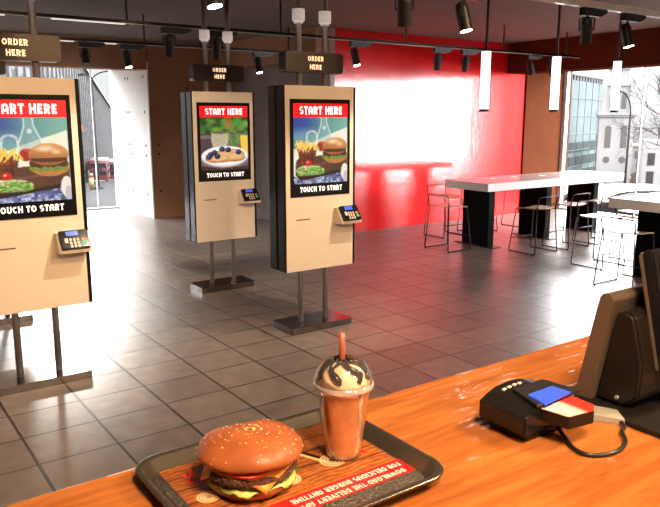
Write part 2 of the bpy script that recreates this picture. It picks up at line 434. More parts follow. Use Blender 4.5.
# far pier with its window reveal
bm = NB(); bx(bm, 4.30, 5.78, YF, 12.9, 0, CZ)
holes(bm, [(4.42, 1.2), (4.42, 1.05), (4.42, .45), (4.95, 2.1), (4.95, .45)], 'y', YF, .02)
struct('wall_far', bm, [M['concrete'], M['hole']])
bm = NB(); bx(bm, 4.28, 4.30, YF, 12.9, 0, 2.5)
rv = [(y, z) for z in (2.28, 1.72, 1.18, 1.02, .38) for y in (11.25, 11.95, 12.08)]
holes(bm, rv, 'x', 4.28, .024)
struct('wall_window_reveal', bm, [M['daylight_white'], M['hole']])
bm = NB(); bx(bm, -3, 4.28, YF, YF + .35, 2.375, CZ)
struct('trim_2', bm, M['concrete'])
bm = NB(); bx(bm, -3, 4.28, YF + .35, 12.9, 2.50, CZ)
struct('trim_3', bm, M['daylight_white'])
# right window bay: beam, side panel
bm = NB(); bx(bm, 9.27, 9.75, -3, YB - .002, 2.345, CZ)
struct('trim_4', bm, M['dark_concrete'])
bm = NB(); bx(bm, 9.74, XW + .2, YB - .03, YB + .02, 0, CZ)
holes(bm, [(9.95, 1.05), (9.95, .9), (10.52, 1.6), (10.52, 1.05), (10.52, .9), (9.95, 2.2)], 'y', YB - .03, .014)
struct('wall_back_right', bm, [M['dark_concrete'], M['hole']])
bm = NB(); bx(bm, 9.75, XW + .2, -3, YB - .03, 2.47, CZ)
struct('trim_5', bm, M['daylight_white'])
# unseen sides that close the room
bm = NB(); bx(bm, -3.2, -3, -3.4, 13.0, 0, CZ); struct('wall_left', bm, M['concrete'])
bm = NB(); bx(bm, -3, 11.0, -3.4, -3.2, 0, CZ); struct('wall_front', bm, M['concrete'])
bm = NB(); bx(bm, XW, XW + .2, -3.2, -1.0, 0, CZ); struct('wall_right', bm, M['concrete'])
bm = NB(); bx(bm, -3, -1.5, 12.7, 12.9, 0, 2.5); struct('wall_far_left', bm, M['concrete'])

def window(name, pane, frames, panes_n):
    f = NB()
    for a in frames: bx(f, *a)
    fo = struct(name, f, M['frame'])
    p = NB()
    for a in pane: bx(p, *a)
    obj('pane', p, M['glass'], fo)
    return fo
# left (far) window: full height glazing at Y=12.74
window('window_1', [(-1.5, 4.28, 12.76, 12.765, .02, 2.5)],
       [(-1.5, 4.28, 12.72, 12.80, 0, .03), (-1.5, 4.28, 12.72, 12.80, 2.47, 2.5), (3.90, 3.915, 12.74, 12.78, 0, 2.5), (1.9, 1.93, 12.73, 12.79, 0, 2.5), (0, .03, 12.73, 12.79, 0, 2.5)], 1)
window('window_2', [(XW + .02, XW + .025, -1, YB - .03, .02, 2.47)],
       [(XW, XW + .06, -1, YB - .03, 0, .03), (XW, XW + .06, -1, YB - .03, 2.44, 2.47), (XW - .02, XW + .06, YB - .10, YB - .03, 0, 2.47),
        (XW + .01, XW + .04, 6.515, 6.53, 0, 2.47), (XW, XW + .05, 4.2, 4.23, 0, 2.47), (XW, XW + .05, 1.8, 1.83, 0, 2.47)], 1)

# ------------------------------------------------------------------ pictures shown on the kiosk screens
def paint_grid(name, W, Hh, nx, nz, img, m, parent, y):
    """flat painted sheet in the XZ plane; img[row from top][col] linear rgb"""
    verts, faces = [], []
    for j in range(nz + 1):
        for i in range(nx + 1):
            verts.append((W[0] + (W[1] - W[0]) * i / nx, y, Hh[1] + (Hh[0] - Hh[1]) * j / nz))
    for j in range(nz):
        for i in range(nx):
            a = j * (nx + 1) + i
            faces.append((a, a + nx + 1, a + nx + 2, a + 1))
    me = bpy.data.meshes.new(name); me.from_pydata(verts, [], faces); me.update()
    ca = me.color_attributes.new('print', 'FLOAT_COLOR', 'POINT')
    rgba = np.ones((len(verts), 4), np.float32); rgba[:, :3] = img.reshape(-1, 3)
    ca.data.foreach_set('color', rgba.ravel())
    return mesh_obj(name, me, m, parent)

class Paint:
    def __init__(s, nx, ny, seed=1):
        s.nx, s.ny = nx, ny
        v, u = np.mgrid[0:ny + 1, 0:nx + 1]
        s.u = u / nx; s.v = v / ny; s.asp = ny / nx
        s.im = np.zeros((ny + 1, nx + 1, 3)); s.rng = np.random.default_rng(seed)
    def noise(s, cells, oct=3):
        out = np.zeros_like(s.u); amp = 1; tot = 0
        for o in range(oct):
            n = cells * 2 ** o; g = s.rng.random((int(n * s.asp) + 3, n + 3))
            x = s.u * n; y = s.v * n * s.asp; i = x.astype(int); j = y.astype(int); fx = x - i; fy = y - j
            fx = fx * fx * (3 - 2 * fx); fy = fy * fy * (3 - 2 * fy)
            out += amp * ((g[j, i] * (1 - fx) + g[j, i + 1] * fx) * (1 - fy) + (g[j + 1, i] * (1 - fx) + g[j + 1, i + 1] * fx) * fy)
            tot += amp; amp *= .55
        return out / tot
    def put(s, mask, col, col2=None, t=None):
        c = np.array(col, float) if col2 is None else np.array(col, float) * (1 - t[..., None]) + np.array(col2, float) * t[..., None]
        mk = np.clip(mask, 0, 1)[..., None]
        s.im = s.im * (1 - mk) + c * mk
    def ell(s, cx, cy, rx, ry, soft=.06):
        d = np.sqrt(((s.u - cx) / rx) ** 2 + ((s.v - cy) / ry) ** 2)
        return np.clip((1 - d) / soft + .5, 0, 1)
    def poly(s, pts, soft=None):
        inside = np.zeros_like(s.u, bool); n = len(pts)
        for k in range(n):
            (x0, y0), (x1, y1) = pts[k], pts[(k + 1) % n]
            if y0 == y1: continue
            c = ((s.v >= min(y0, y1)) & (s.v < max(y0, y1))); xi = x0 + (s.v - y0) * (x1 - x0) / (y1 - y0)
            inside ^= c & (s.u < xi)
        m = inside.astype(float)
        p = np.pad(m, 1, mode='edge')
        return (p[:-2, 1:-1] + p[2:, 1:-1] + p[1:-1, :-2] + p[1:-1, 2:] + 2 * m) / 6
    def line(s, x0, y0, x1, y1, w):
        dx, dy = x1 - x0, (y1 - y0) * s.asp; L2 = dx * dx + dy * dy
        px, py = s.u - x0, (s.v - y0) * s.asp; t = np.clip((px * dx + py * dy) / L2, 0, 1)
        d = np.hypot(px - t * dx, py - t * dy)
        return np.clip((w - d) / (w * .6), 0, 1)
    def out(s): return s2l(np.clip(s.im, 0, 255))

def burger_picture():
    p = Paint(110, 136, 3); n = p.noise(6); n2 = p.noise(26, 2)
    p.put(np.ones_like(p.u), (46, 110, 132), (118, 176, 160), np.clip(p.u * 1.05 + .25 * (n - .5), 0, 1))
    p.put(p.ell(.12, .08, .25, .2, 1.2) * .8, (40, 62, 150))
    p.put(p.ell(.2, .3, .3, .12, 1) * .5, (150, 200, 190))
    p.put(p.poly([(0, .47), (.30, .385), (.62, .27), (1, .15), (1, 1), (0, 1)]), (236, 232, 196), (250, 246, 226), n)
    # bottle
    p.put(p.poly([(.50, -.02), (.60, -.02), (.61, .10), (.68, .24), (.72, .44), (.42, .46), (.44, .26), (.50, .10)]) * .5, (190, 212, 206), (120, 150, 150), n)
    for l in ((.50, 0, .50, .1), (.50, .1, .44, .28), (.6, 0, .61, .1), (.61, .1, .69, .28), (.69, .28, .71, .42)): p.put(p.line(*l, .012) * .8, (232, 240, 236))
    p.put(p.ell(.56, .16, .03, .03) * .7, (240, 244, 240))
    # ketchup pot
    p.put(p.ell(.50, .44, .075, .075), (150, 16, 24), (200, 40, 40), n); p.put(p.ell(.51, .38, .05, .018), (220, 60, 60))
    # table shadow and board
    p.put(p.poly([(.04, .66), (.1, .6), (1, .55), (1, .84), (.12, .95), (.03, .80)]), (66, 36, 26), (104, 60, 42), n2)
    p.put(p.poly([(.03, .80), (.12, .90), (1, .79), (1, .84), (.12, .96), (.03, .86)]), (30, 16, 12))
    p.put(p.poly([(.05, .74), (.95, .64), (1, .66), (.1, .78)]) * .5, (138, 90, 64))
    # cloth below
    p.put(p.poly([(0, .87), (.12, .955), (1, .835), (1, 1.01), (0, 1.01)]), (60, 72, 128), (206, 212, 226), np.clip((n2 - .3) * 2, 0, 1))
    # basket and fries
    ang = np.arctan2((p.v - .28) * p.asp, p.u - .33); d = np.hypot((p.u - .33), (p.v - .28) * p.asp)
    p.put(((d < .11) & (d > .075) & (p.v < .30)).astype(float), (236, 240, 236), (140, 150, 150), n2)
    p.put(p.line(.235, .29, .24, .40, .017), (226, 230, 226)); p.put(p.line(.42, .29, .42, .40, .017), (226, 230, 226))
    p.put(p.poly([(.05, .43), (.09, .56), (.12, .70), (.36, .70), (.40, .56), (.43, .43)]), (70, 24, 14), (156, 66, 34), np.clip(n * 1.3 - .1 + .3 * np.sin(p.u * 90), 0, 1))
    p.put(p.poly([(.08, .55), (.11, .66), (.37, .66), (.40, .55)]) * .4, (40, 12, 8))
    r = random.Random(4)
    for k in range(46):
        x = .05 + .37 * r.random(); y = .345 + .10 * r.random(); a = r.uniform(-.07, .07)
        p.put(p.line(x, y, x + a, y + .075, .014), (250, 206 + r.randint(-26, 20), 84 + r.randint(-24, 40)))
    # burger
    p.put(p.ell(.77, .59, .23, .115), (172, 104, 48), (206, 142, 82), n)
    p.put(p.poly([(.54, .50), (.97, .50), (.985, .55), (.96, .60), (.56, .61), (.53, .56)]), (40, 18, 12), (96, 44, 24), n2)
    for k in range(16):
        x = .55 + .42 * r.random(); p.put(p.ell(x, .605 + .02 * r.random(), .03, .022), (86 + r.randint(0, 50), 140, 50))
    p.put(p.poly([(.54, .485), (.97, .475), (.98, .50), (.80, .535), (.66, .525), (.54, .52)]), (226, 136, 42))
    p.put(p.ell(.76, .44, .235, .135), (150, 80, 34), (232, 168, 104), np.clip((.58 - p.v) * 3.4 + .4 * (n - .5), 0, 1))
    p.put(p.ell(.72, .37, .10, .035, 1) * .9, (250, 214, 166)); p.put(p.ell(.85, .41, .05, .03, 1) * .8, (250, 206, 150))
    p.put((p.v > .483) * p.ell(.76, .5, .22, .035) * .85, (60, 26, 14))
    # salad and tomato
    p.put(p.ell(.30, .80, .26, .075), (150, 170, 92), (226, 222, 170), n2)
    p.put(p.ell(.19, .78, .10, .055), (240, 226, 190), (206, 170, 120), n2)
    for k in range(60):
        x = .08 + .46 * r.random(); y = .76 + .11 * r.random()
        p.put(p.ell(x, y, .028, .013), (70 + r.randint(0, 60), 120 + r.randint(0, 70), 34 + r.randint(0, 40)))
    p.put(p.ell(.27, .685, .058, .047), (206, 22, 18)); p.put(p.ell(.25, .672, .018, .014), (250, 170, 150))
    p.put(p.ell(.95, .84, .07, .13), (244, 232, 214)); p.put(p.ell(.97, .92, .045, .09), (204, 190, 196))
    return p

def pancake_picture():
    p = Paint(110, 124, 9); n = p.noise(6); n2 = p.noise(24, 2); r = random.Random(2)
    p.put(np.ones_like(p.u), (52, 84, 36), (30, 52, 26), n)
    for k in range(26):
        x, y, q = r.random(), r.random() * .3, r.uniform(.04, .1)
        p.put(p.ell(x, y, q, q * .7, 1) * .7, (96 + r.randint(-40, 60), 146 + r.randint(-30, 40), 60))
    p.put(p.poly([(.50, -.02), (.66, -.02), (.66, .22), (.52, .20)]) * .75, (206, 126, 52), (150, 82, 40), n)
    p.put(p.poly([(0, .34), (1, .30), (1, 1.01), (0, 1.01)]), (92, 76, 84), (150, 124, 124), n2)
    p.put(p.poly([(0, .40), (.25, .40), (.2, .75), (0, .75)]) * .8, (74, 50, 60))
    for k in range(26):
        x, y = .56 + .3 * r.random(), .30 + .26 * r.random(); a = r.uniform(-.1, .1)
        p.put(p.line(x, y, x + a, y + .07, .022), (74 + r.randint(0, 50), 116 + r.randint(0, 50), 52))
    p.put(p.poly([(.22, .29), (.58, .27), (.585, .42), (.53, .60), (.27, .60), (.22, .45)]), (168, 160, 128), (206, 196, 160), np.clip(n2 + .2 * np.sin(p.u * 60) * np.sin(p.v * 70), 0, 1))
    p.put(p.ell(.40, .285, .18, .03), (112, 100, 76))
    p.put(p.poly([(.83, .34), (1, .34), (1, .76), (.86, .72)]), (244, 186, 40), (252, 214, 90), n)
    p.put(p.ell(.50, .74, .50, .20), (216, 208, 208)); p.put(p.ell(.50, .725, .48, .18), (248, 244, 244))
    for cx, cy, rx, ry in ((.62, .70, .30, .10), (.45, .74, .36, .11), (.72, .76, .22, .085), (.34, .78, .26, .08)):
        p.put(p.ell(cx, cy, rx, ry), (168, 98, 44), (232, 178, 112), np.clip(n * 1.4 - .2, 0, 1)); p.put(p.ell(cx, cy - .015, rx * .85, ry * .7, .5) * .7, (246, 206, 150))
    for cx, cy in ((.20, .70), (.34, .735), (.28, .665), (.44, .60), (.57, .615), (.79, .66), (.165, .745)):
        p.put(p.ell(cx, cy, .062, .052), (26, 28, 52), (54, 58, 96), n2); p.put(p.ell(cx - .015, cy - .02, .02, .014, .8), (110, 120, 160))
    p.put(p.poly([(0, .90), (.4, .97), (1, .93), (1, 1.01), (0, 1.01)]), (44, 26, 24), (84, 52, 44), n2)
    return p

# ------------------------------------------------------------------ ordering kiosks
def make_kiosk(label, picture, lit):
    t = thing('ordering_kiosk', label, 'kiosk', group='self-order kiosks')
    b = NB(); prism(b, rrect(.288, .155, .03, 5), 0, .05, 'z'); 
    obj('base_plate', b, M['steel_base'], t)
    for sx in (-1, 1):
        b = NB(); cyl(b, (sx * .118, -.005, .05), (sx * .118, -.005, 2.335), .0215, seg=24)
        obj('pole', b, M['chrome'], t)
        b = NB(); cyl(b, (sx * .118, -.005, 2.41), (sx * .118, -.005, CZ), .0205, seg=24)
        obj('upper_pole', b, M['darkchrome'], t)
        b = NB(); cyl(b, (sx * .118, -.005, 2.338), (sx * .118, -.005, 2.422), .047, seg=28)
        cyl(b, (sx * .118, -.005, 2.322), (sx * .118, -.005, 2.338), .034, seg=24)
        obj('collar', b, M['white_collar'], t)
    # two cabinets back to back
    for y0, y1, nm in ((-.122, -.020, 'front_cabinet'), (.002, .105, 'rear_cabinet')):
        b = NB(); bx(b, -.3275, .3275, y0, y1, .488, 1.872, .006, 2); obj(nm, b, M['black'], t)
    b = NB(); bx(b, -.15, .15, -.03, .02, .52, 1.84); obj('spine', b, M['matte_black'], t)
    b = NB(); bx(b, -.3165, .302, -.1262, -.115, .4885, 1.8725, .003, 2)
    fp = obj('front_panel', b, M['cream'], t)
    b = NB(); bx(b, -.23, -.105, -.1268, -.124, .880, .888); obj('receipt_slot', b, M['slot'], fp)
    b = NB(); bx(b, -.3165, .3165, .10, .109, .4885, 1.8725, .003, 2); obj('rear_panel', b, M['cream'], t)
    # screen
    b = NB(); bx(b, -.279, .265, -.1325, -.122, 1.056, 1.776, .003, 2)
    bz = obj('screen_bezel', b, M['black'], t)
    sx0, sx1, y = -.252, .238, -.1335
    b = NB(); bx(b, sx0, sx1, y, y + .002, 1.644, 1.744); obj('banner', b, M['band'], bz)
    b = NB(); bx(b, sx0, sx1, y, y + .002, 1.074, 1.155); obj('footer_strip', b, M['blackscreen'], bz)
    pk = picture()
    paint_grid('picture', (sx0, sx1), (1.155, 1.644), pk.nx, pk.ny, pk.out(), M['picture'], bz, y)
    R = Matrix.Rotation(PI / 2, 4, 'X')
    for body, sz, w, z, nm in (('START HERE', .060, .385, 1.694, 'heading'), ('TOUCH TO START', .040, .385, 1.112, 'prompt')):
        me = text_mesh(body, sz, w)
        me.transform(Matrix.Translation((-.006, y - .0012, z)) @ R)
        mesh_obj(nm, me, M['whitetext'], bz)
    # card reader on its bracket
    b = NB(); prism(b, [(-.125, .952), (-.125, .832), (-.150, .828), (-.232, .838), (-.236, .852), (-.160, .958)], .120, .308, 'x')
    br = obj('reader_bracket', b, M['cream'], t)
    # local frame of the sloping keypad
    o0 = Vector((.214, -.2000, .9035)); up = Vector((0, .076, .106)).normalized(); nn = Vector((0, -.106, .076)).normalized(); xx = Vector((1, 0, 0))
    F = Matrix((( xx.x, up.x, nn.x, o0.x), (xx.y, up.y, nn.y, o0.y), (xx.z, up.z, nn.z, o0.z), (0, 0, 0, 1)))
    b = NB(); bx(b, -.084, .084, -.058, .068, -.004, .024, .006, 2, M=F)
    rd = obj('card_reader', b, M['black'], t)
    b = NB(); bx(b, -.045, .026, .028, .058, .0235, .026, M=F); obj('reader_display', b, M['blue'], rd)
    b = NB(); bx(b, .042, .064, -.038, -.014, .0235, .027, M=F); obj('green_key', b, M['keygreen'], rd)
    b = NB(); bx(b, .040, .062, -.010, .008, .0235, .027, M=F); obj('orange_key', b, M['keyred'], rd)
    b = NB(); bx(b, -.060, -.040, -.020, .012, .0235, .027, M=F)
    for kx in (-.026, -.004, .018):
        for ky in (-.044, -.022, 0): bx(b, kx - .006, kx + .007, ky - .008, ky + .009, .0235, .027, M=F)
    obj('keypad', b, M['key'], rd)
    # overhead sign
    b = NB(); prism(b, rrect(.258, .0745, .022, 5, -.004, 2.044), -.055, .045, 'y')
    sg = obj('overhead_sign', b, M['sign'], t)
    for body, z in (('ORDER', 2.072), ('HERE', 2.012)):
        me = text_mesh(body, .037, .142 if body == 'ORDER' else .108, .19)
        me.transform(Matrix.Translation((.0, -.0565, z)) @ R)
        mesh_obj('sign_lettering', me, M['sign_text_hot'] if lit else M['sign_text'], sg)
    return t

ka = make_kiosk('cream kiosk with burger on screen beside the red wall, nearest right of two middle kiosks', burger_picture, False)
ka.location = (3.05, 4.545, 0)
kb = make_kiosk('cream kiosk showing pancakes with blueberries on its screen', pancake_picture, False)
kb.location = (3.05, 6.13, 0)
kc = make_kiosk('cream kiosk with burger screen cut by the left edge of the photo', burger_picture, True)
kc.location = (.955, 4.545, 0)
kd = dup(kc, (.955, 6.13, 0), 0, 'kiosk hidden behind the leftmost kiosk, only its base and legs showing')

# ------------------------------------------------------------------ track lighting
def make_track(x0, x1, y, rods, label, k=1., strips=()):
    z = 2.48
    t = thing('lighting_track', label, 'lighting track', (0, y, z), group='ceiling lighting tracks')
    b = NB(); bx(b, x0, x1, -.016 * k, .016 * k, -.002, .026 * k); obj('rail', b, M['trackunder'] if k > 1 else M['track'], t)
    b = NB(); bx(b, x0, x1, -.013 * k, .013 * k, -.006, -.0015); obj('rail_insert', b, M['trackunder'], t)
    for a, c in strips:
        b = NB(); bx(b, a, c, -.02, .02, -.014, -.006, .002, 1); obj('reflection_strip', b, M['strip'], t)  # glowing piece imitating a reflection on the rail, not a lamp
    for x in rods:
        b = NB(); cyl(b, (x, 0, .02), (x, 0, CZ - z), .011, seg=12); obj('suspension_rod', b, M['matte_black'], t)
    return t
TRZ = 2.48
make_track(.3, 9.0, 6.5, (.9, 2.35, 3.98, 5.7, 7.39, 8.7), 'long dark lighting track crossing in front of the red wall', strips=((1.15, 1.32), (1.69, 2.33)))
make_track(-.5, 5.4, 8.3, (.6, 3.2, 5.2), 'lighting track in front of the far left window header', strips=((2.16, 2.38), (2.70, 2.86)))
make_track(-.6, 7.4, 3.5, (.1, 2.4, 4.2, 6.6), 'lighting track nearest the counter with white underside at the top right', 1.7)

def make_spot(label, lit, aim):
    """aim: unit direction of the beam"""
    t = thing('track_spotlight', label, 'spotlight', group='black track spotlights')
    b = NB(); prism(b, [(-.07, .003), (.22, .003), (.22, -.022), (.14, -.055), (-.07, -.055)], -.024, .024, 'y')
    obj('adapter', b, M['matte_black'], t)
    a = Vector(aim).normalized()
    c = Vector((0, 0, -.16))
    side = a.cross(Vector((0, 0, 1))).normalized()
    b = NB(); s = side
    pts = [c + s * .054, Vector(c) + s * .056 + Vector((0, 0, .085)), s * .03 + Vector((0, 0, -.068)), -s * .03 + Vector((0, 0, -.068)), Vector(c) - s * .056 + Vector((0, 0, .085)), c - s * .054]
    tube(b, pts, .0055, 6); cyl(b, (0, 0, -.04), (0, 0, -.072), .012, seg=10)
    cyl(b, c - s * .058, c + s * .058, .008, seg=8)
    obj('yoke', b, M['matte_black'], t)
    b = NB(); cyl(b, c - a * .085, c - a * .05, .034, .044, seg=22); cyl(b, c - a * .05, c + a * .10, .044, .044, seg=22)
    obj('lamp_head', b, M['matte_black'], t, smooth='auto')
    b = NB(); cyl(b, c + a * .0995, c + a * .1015, .038, seg=22); obj('lens', b, M['lens'] if lit else M['lensdim'], t)
    return t

def lamp(name, kind, loc, power, col, aim=None, size=.04, angle=60, blend=.6, sy=None):
    l = bpy.data.lights.new(name, kind); l.energy = power; l.color = col
    if kind == 'SPOT': l.spot_size = math.radians(angle); l.spot_blend = blend; l.shadow_soft_size = size
    elif kind == 'AREA':
        l.size = size
        if sy: l.shape = 'RECTANGLE'; l.size_y = sy
    else: l.shadow_soft_size = size
    o = bpy.data.objects.new(name, l); C.objects.link(o); o.location = loc
    if aim is not None: o.rotation_euler = Vector(aim).to_track_quat('-Z', 'Y').to_euler()
    return o

WARM = (1, .80, .58); WHITE = (1, .93, .84)
# (x, y, lit lens in view, target, power, angle, label)
spots = [
 (4.95, 6.5, 1, (6.2, 8.05, 1.45), 130, 54, 'lit spotlight in front of the left end of the red wall'),
 (6.22, 6.5, 0, (7.0, 8.05, 1.45), 130, 54, 'dark spotlight left of a close pair before the red wall'),
 (6.70, 6.5, 0, (7.58, 8.05, 1.45), 130, 54, 'dark spotlight just left of the first hanging white tube'),
 (7.95, 6.5, 0, (9.9, 5.2, 0), 120, 50, 'spotlight against the brown corner right of the red wall'),
 (8.38, 6.5, 0, (9.4, 5.0, 0), 120, 50, 'spotlight hidden behind the second hanging white tube'),
 (2.75, 6.5, 0, (3.6, 8.6, 0), 90, 50, 'tilted black spotlight left of the pancake kiosk sign'),
 (3.24, 6.5, 0, (4.2, 8.6, 0), 90, 50, 'black spotlight between the poles of the pancake kiosk'),
 (2.50, 8.3, 0, (2.2, 7.0, 0), 90, 50, 'black spotlight hanging before the bright left window'),
 (2.98, 8.3, 1, (3.4, 10.2, 0), 120, 50, 'lit spotlight hanging above the white window reveal'),
 (4.73, 8.3, 1, (5.3, 8.9, 0), 30, 50, 'lit spotlight on the grey wall between the two kiosk signs'),
 (1.62, 8.3, 0, (1.2, 7.0, 0), 60, 50, 'spotlight partly hidden behind the leftmost order sign'),
 (1.72, 3.5, 1, (1.05, 4.42, .95), 110, 60, 'large lit spotlight at the top edge above the pancake kiosk'),
 (1.22, 3.5, 0, (3.0, 6.0, 1.15), 190, 40, 'large dark spotlight cut by the top edge at left'),
 (3.05, 3.5, 0, (7.2, 8.05, 1.5), 120, 30, 'large dark spotlight near the top edge over the red wall'),
 (3.57, 3.5, 1, (3.1, 4.42, .95), 110, 60, 'large lit spotlight at the top left of the first white tube'),
 (4.92, 3.5, 0, (6.8, 4.6, .6), 30, 56, 'large dark spotlight at top right between two white tubes'),
 (5.46, 3.5, 1, (6.6, 2.9, .6), 30, 56, 'large lit spotlight at top right above the last white tube'),
]
for x, y, lit, tg, pw, ang, lab in spots:
    c = Vector((x, y, TRZ - .16)); a = (Vector(tg) - c).normalized()
    a2 = a.copy()
    if lit: a2 = Vector((.10, -.22, -.97)).normalized()      # glowing lens turned slightly back to the room
    elif a2.z > -.80:                          # heads hang steeply, as on the real track
        h = Vector((a.x, a.y, 0)).normalized(); a2 = (h * .28 + Vector((0, 0, -.95))).normalized()
    t = make_spot(lab, lit, a2); t.location = (x, y, TRZ - (.011 if y < 4 else .0105))
    lamp('spot_beam', 'SPOT', c + a2 * .135, pw, WHITE if y == 6.5 and 4 < x < 7 else WARM, a, .03, ang, .6)

# hanging tube lamps
for k, (x, lab) in enumerate(((5.33, 'hanging white light tube in front of the right end of the red wall'), (6.41, 'hanging white light tube at the brown corner beside the right window'), (7.51, 'hanging white light tube in front of the church tower'))):
    t = thing('pendant_lamp', lab, 'pendant lamp', (x, 4.9, 0), group='hanging white tube lamps')
    b = NB(); cyl(b, (0, 0, 1.722), (0, 0, 2.268), .045, seg=28); obj('light_tube', b, M['tubelight'], t)
    b = NB(); cyl(b, (0, 0, 1.696), (0, 0, 1.7215), .0465, seg=28); obj('end_cap', b, M['matte_black'], t)
    b = NB(); cyl(b, (0, 0, 2.268), (0, 0, 2.285), .04, seg=24); cyl(b, (0, 0, 2.28), (0, 0, CZ), .013, seg=12); obj('hanging_rod', b, M['matte_black'], t)

# ------------------------------------------------------------------ high tables and stools
def make_table(label, x0, x1, yc, legs):
    t = thing('high_table', label, 'table', (x0, yc, 0), group='long high tables')
    L = x1 - x0
    b = NB(); bx(b, 0, L, -.375, .375, .738, .838, .004, 2); tp = obj('tabletop', b, M['tabletop'], t)
    for px in (.62, 1.05, 1.55, 2.2):
        b = NB(); cyl(b, (px, .12 if px < 1.5 else .05, .838), (px, .12 if px < 1.5 else .05, .842), .045, seg=24); pd = obj('charging_pad', b, M['white_collar'], tp)
        
    for lx in legs:
        b = NB(); bx(b, lx - .055, lx + .055, -.225, .225, .012, .739, .004, 2); lg = obj('leg', b, M['tableleg'], t)
        b = NB(); bx(b, lx - .075, lx + .075, -.34, .34, 0, .012, .003, 1); obj('foot_plate', b, M['matte_black'], lg)
    return t
make_table('long high table standing along the red wall with pale grey top', 6.57, 9.45, 6.295, (.25, 1.38, 2.45))
make_table('pale grey high table cut off by the right edge of the photo', 6.46, 9.30, 3.825, (.36, 1.42, 2.5))

def make_stool(label):
    t = thing('bar_stool', label, 'stool', group='wire-leg wooden stools')
    b = NB()                                           # gently dished seat
    nx, ny = 10, 10; hx, hy = .185, .18
    g = {}
    for s in (0, 1):
        for i in range(nx + 1):
            for j in range(ny + 1):
                u, v = 2 * i / nx - 1, 2 * j / ny - 1
                k = 1 - .10 * (abs(u * v)) ** 3
                z = .548 + .014 * (u * u) + .010 * max(0, -v) ** 2 - .016 * max(0, v) ** 3 - (0 if s else .011)
                g[s, i, j] = b.verts.new((u * hx * k, v * hy * k, z))
    for s in (0, 1):
        for i in range(nx):
            for j in range(ny): b.faces.new((g[s, i, j], g[s, i + 1, j], g[s, i + 1, j + 1], g[s, i, j + 1]))
    edge = [(i, 0) for i in range(nx)] + [(nx, j) for j in range(ny)] + [(i, ny) for i in range(nx, 0, -1)] + [(0, j) for j in range(ny, 0, -1)]
    for k in range(len(edge)):
        (i, j), (p, q) = edge[k], edge[(k + 1) % len(edge)]
        b.faces.new((g[0, i, j], g[0, p, q], g[1, p, q], g[1, i, j]))
    obj('seat', b, M['wood_seat'], t, smooth='auto')
    for sx in (-1, 1):
        b = NB(); tube(b, [(sx * .165, .150, .535), (sx * .208, .200, .03), (sx * .210, .195, .010), (sx * .210, -.195, .010), (sx * .208, -.200, .03), (sx * .172, -.170, .535)], .007, 8)
        tube(b, [(sx * .165, .150, .535), (sx * .1, .15, .537), (sx * .05, 0, .538)], .006, 6)
        obj('leg_frame', b, M['wire'], t)
        for sy in (-1, 1):
            b = NB(); cyl(b, (sx * .21, sy * .185, 0), (sx * .21, sy * .185, .018), .010, seg=10); obj('foot_glide', b, M['rubber'], t)
    b = NB(); tube(b, [(-.172, -.17, .535), (-.178, -.190, .66), (-.170, -.196, .692), (-.12, -.206, .70), (0, -.215, .70), (.12, -.206, .70), (.170, -.196, .692), (.178, -.19, .66), (.172, -.17, .535)], .007, 8)
    obj('backrest', b, M['wire'], t)
    b = NB(); tube(b, [(-.197, .186, .17), (.197, .186, .17)], .0065, 8); obj('footrest', b, M['wire'], t)
    return t
s0 = make_stool('stool at the left end of the table by the red wall, nearest its corner')
s0.location = (6.30, 6.31, 0); s0.rotation_euler = (0, 0, -PI / 2)
for x, y, r, lab in (
 (7.00, 7.08, PI, 'stool against the red wall behind the left end of the long table'),
 (7.66, 7.08, PI, 'second stool from the left behind the long table by the red wall'),
 (8.62, 7.08, PI, 'stool behind the long table farthest right toward the window'),
 (7.035, 5.57, 0, 'stool on the near side of the long table, closest to its first black leg'),
 (7.655, 5.55, 0, 'second stool along the near side of the long table'),
 (8.29, 5.55, 0, 'stool on the near side of the long table farthest right'),
 (6.97, 4.61, PI, 'stool behind the corner of the right table, between the two tables'),
 (7.68, 4.60, PI, 'stool behind the right table, half hidden by its grey edge'),
 (6.28, 3.84, -PI / 2, 'stool at the end of the right table, nearest the counter')):
    dup(s0, (x, y, 0), r, lab)

# ------------------------------------------------------------------ service counter
ZC = 1.10
t = thing('service_counter', 'glossy orange wood service counter across the foreground', 'counter', (0, 0, 0))
b = NB(); bx(b, -2.2, 4.2, .22, 1.03, ZC - .045, ZC, .006, 3); obj('worktop', b, M['counter'], t)
b = NB(); bx(b, -2.2, 4.2, .30, .97, 0, ZC - .045); obj('counter_body', b, M['posblack'], t)

# tray -----------------------------------------------------------
TX, TY, THX, THY = .527, .8515, .201, .158
t = thing('serving_tray', 'dark grey rounded serving tray on the orange counter', 'tray', (TX, TY, ZC))
b = NB(); rings = []
for ins, z, r in ((.022, 0.0, .030), (.018, .001, .032), (.004, .017, .045), (0, .0205, .048), (.001, .0225, .048), (.004, .0235, .046), (.0085, .0232, .044), (.012, .0215, .042), (.024, .0052, .030), (.027, .0040, .028)):
    rings.append([b.verts.new((x, y, z)) for x, y in rrect(THX - ins, THY - ins, r, 9)])
for A, B in zip(rings, rings[1:]):
    for k in range(len(A)):
        f = b.faces.new((A[k], A[(k + 1) % len(A)], B[(k + 1) % len(A)], B[k])); f.smooth = True
b.faces.new(rings[0][::-1])
obj('rim', b, M['tray'], t)
b = NB(); prism(b, rrect(THX - .0265, THY - .0265, .028, 9), .0025, .0042, 'z'); obj('tray_floor', b, M['trayweave'], t)

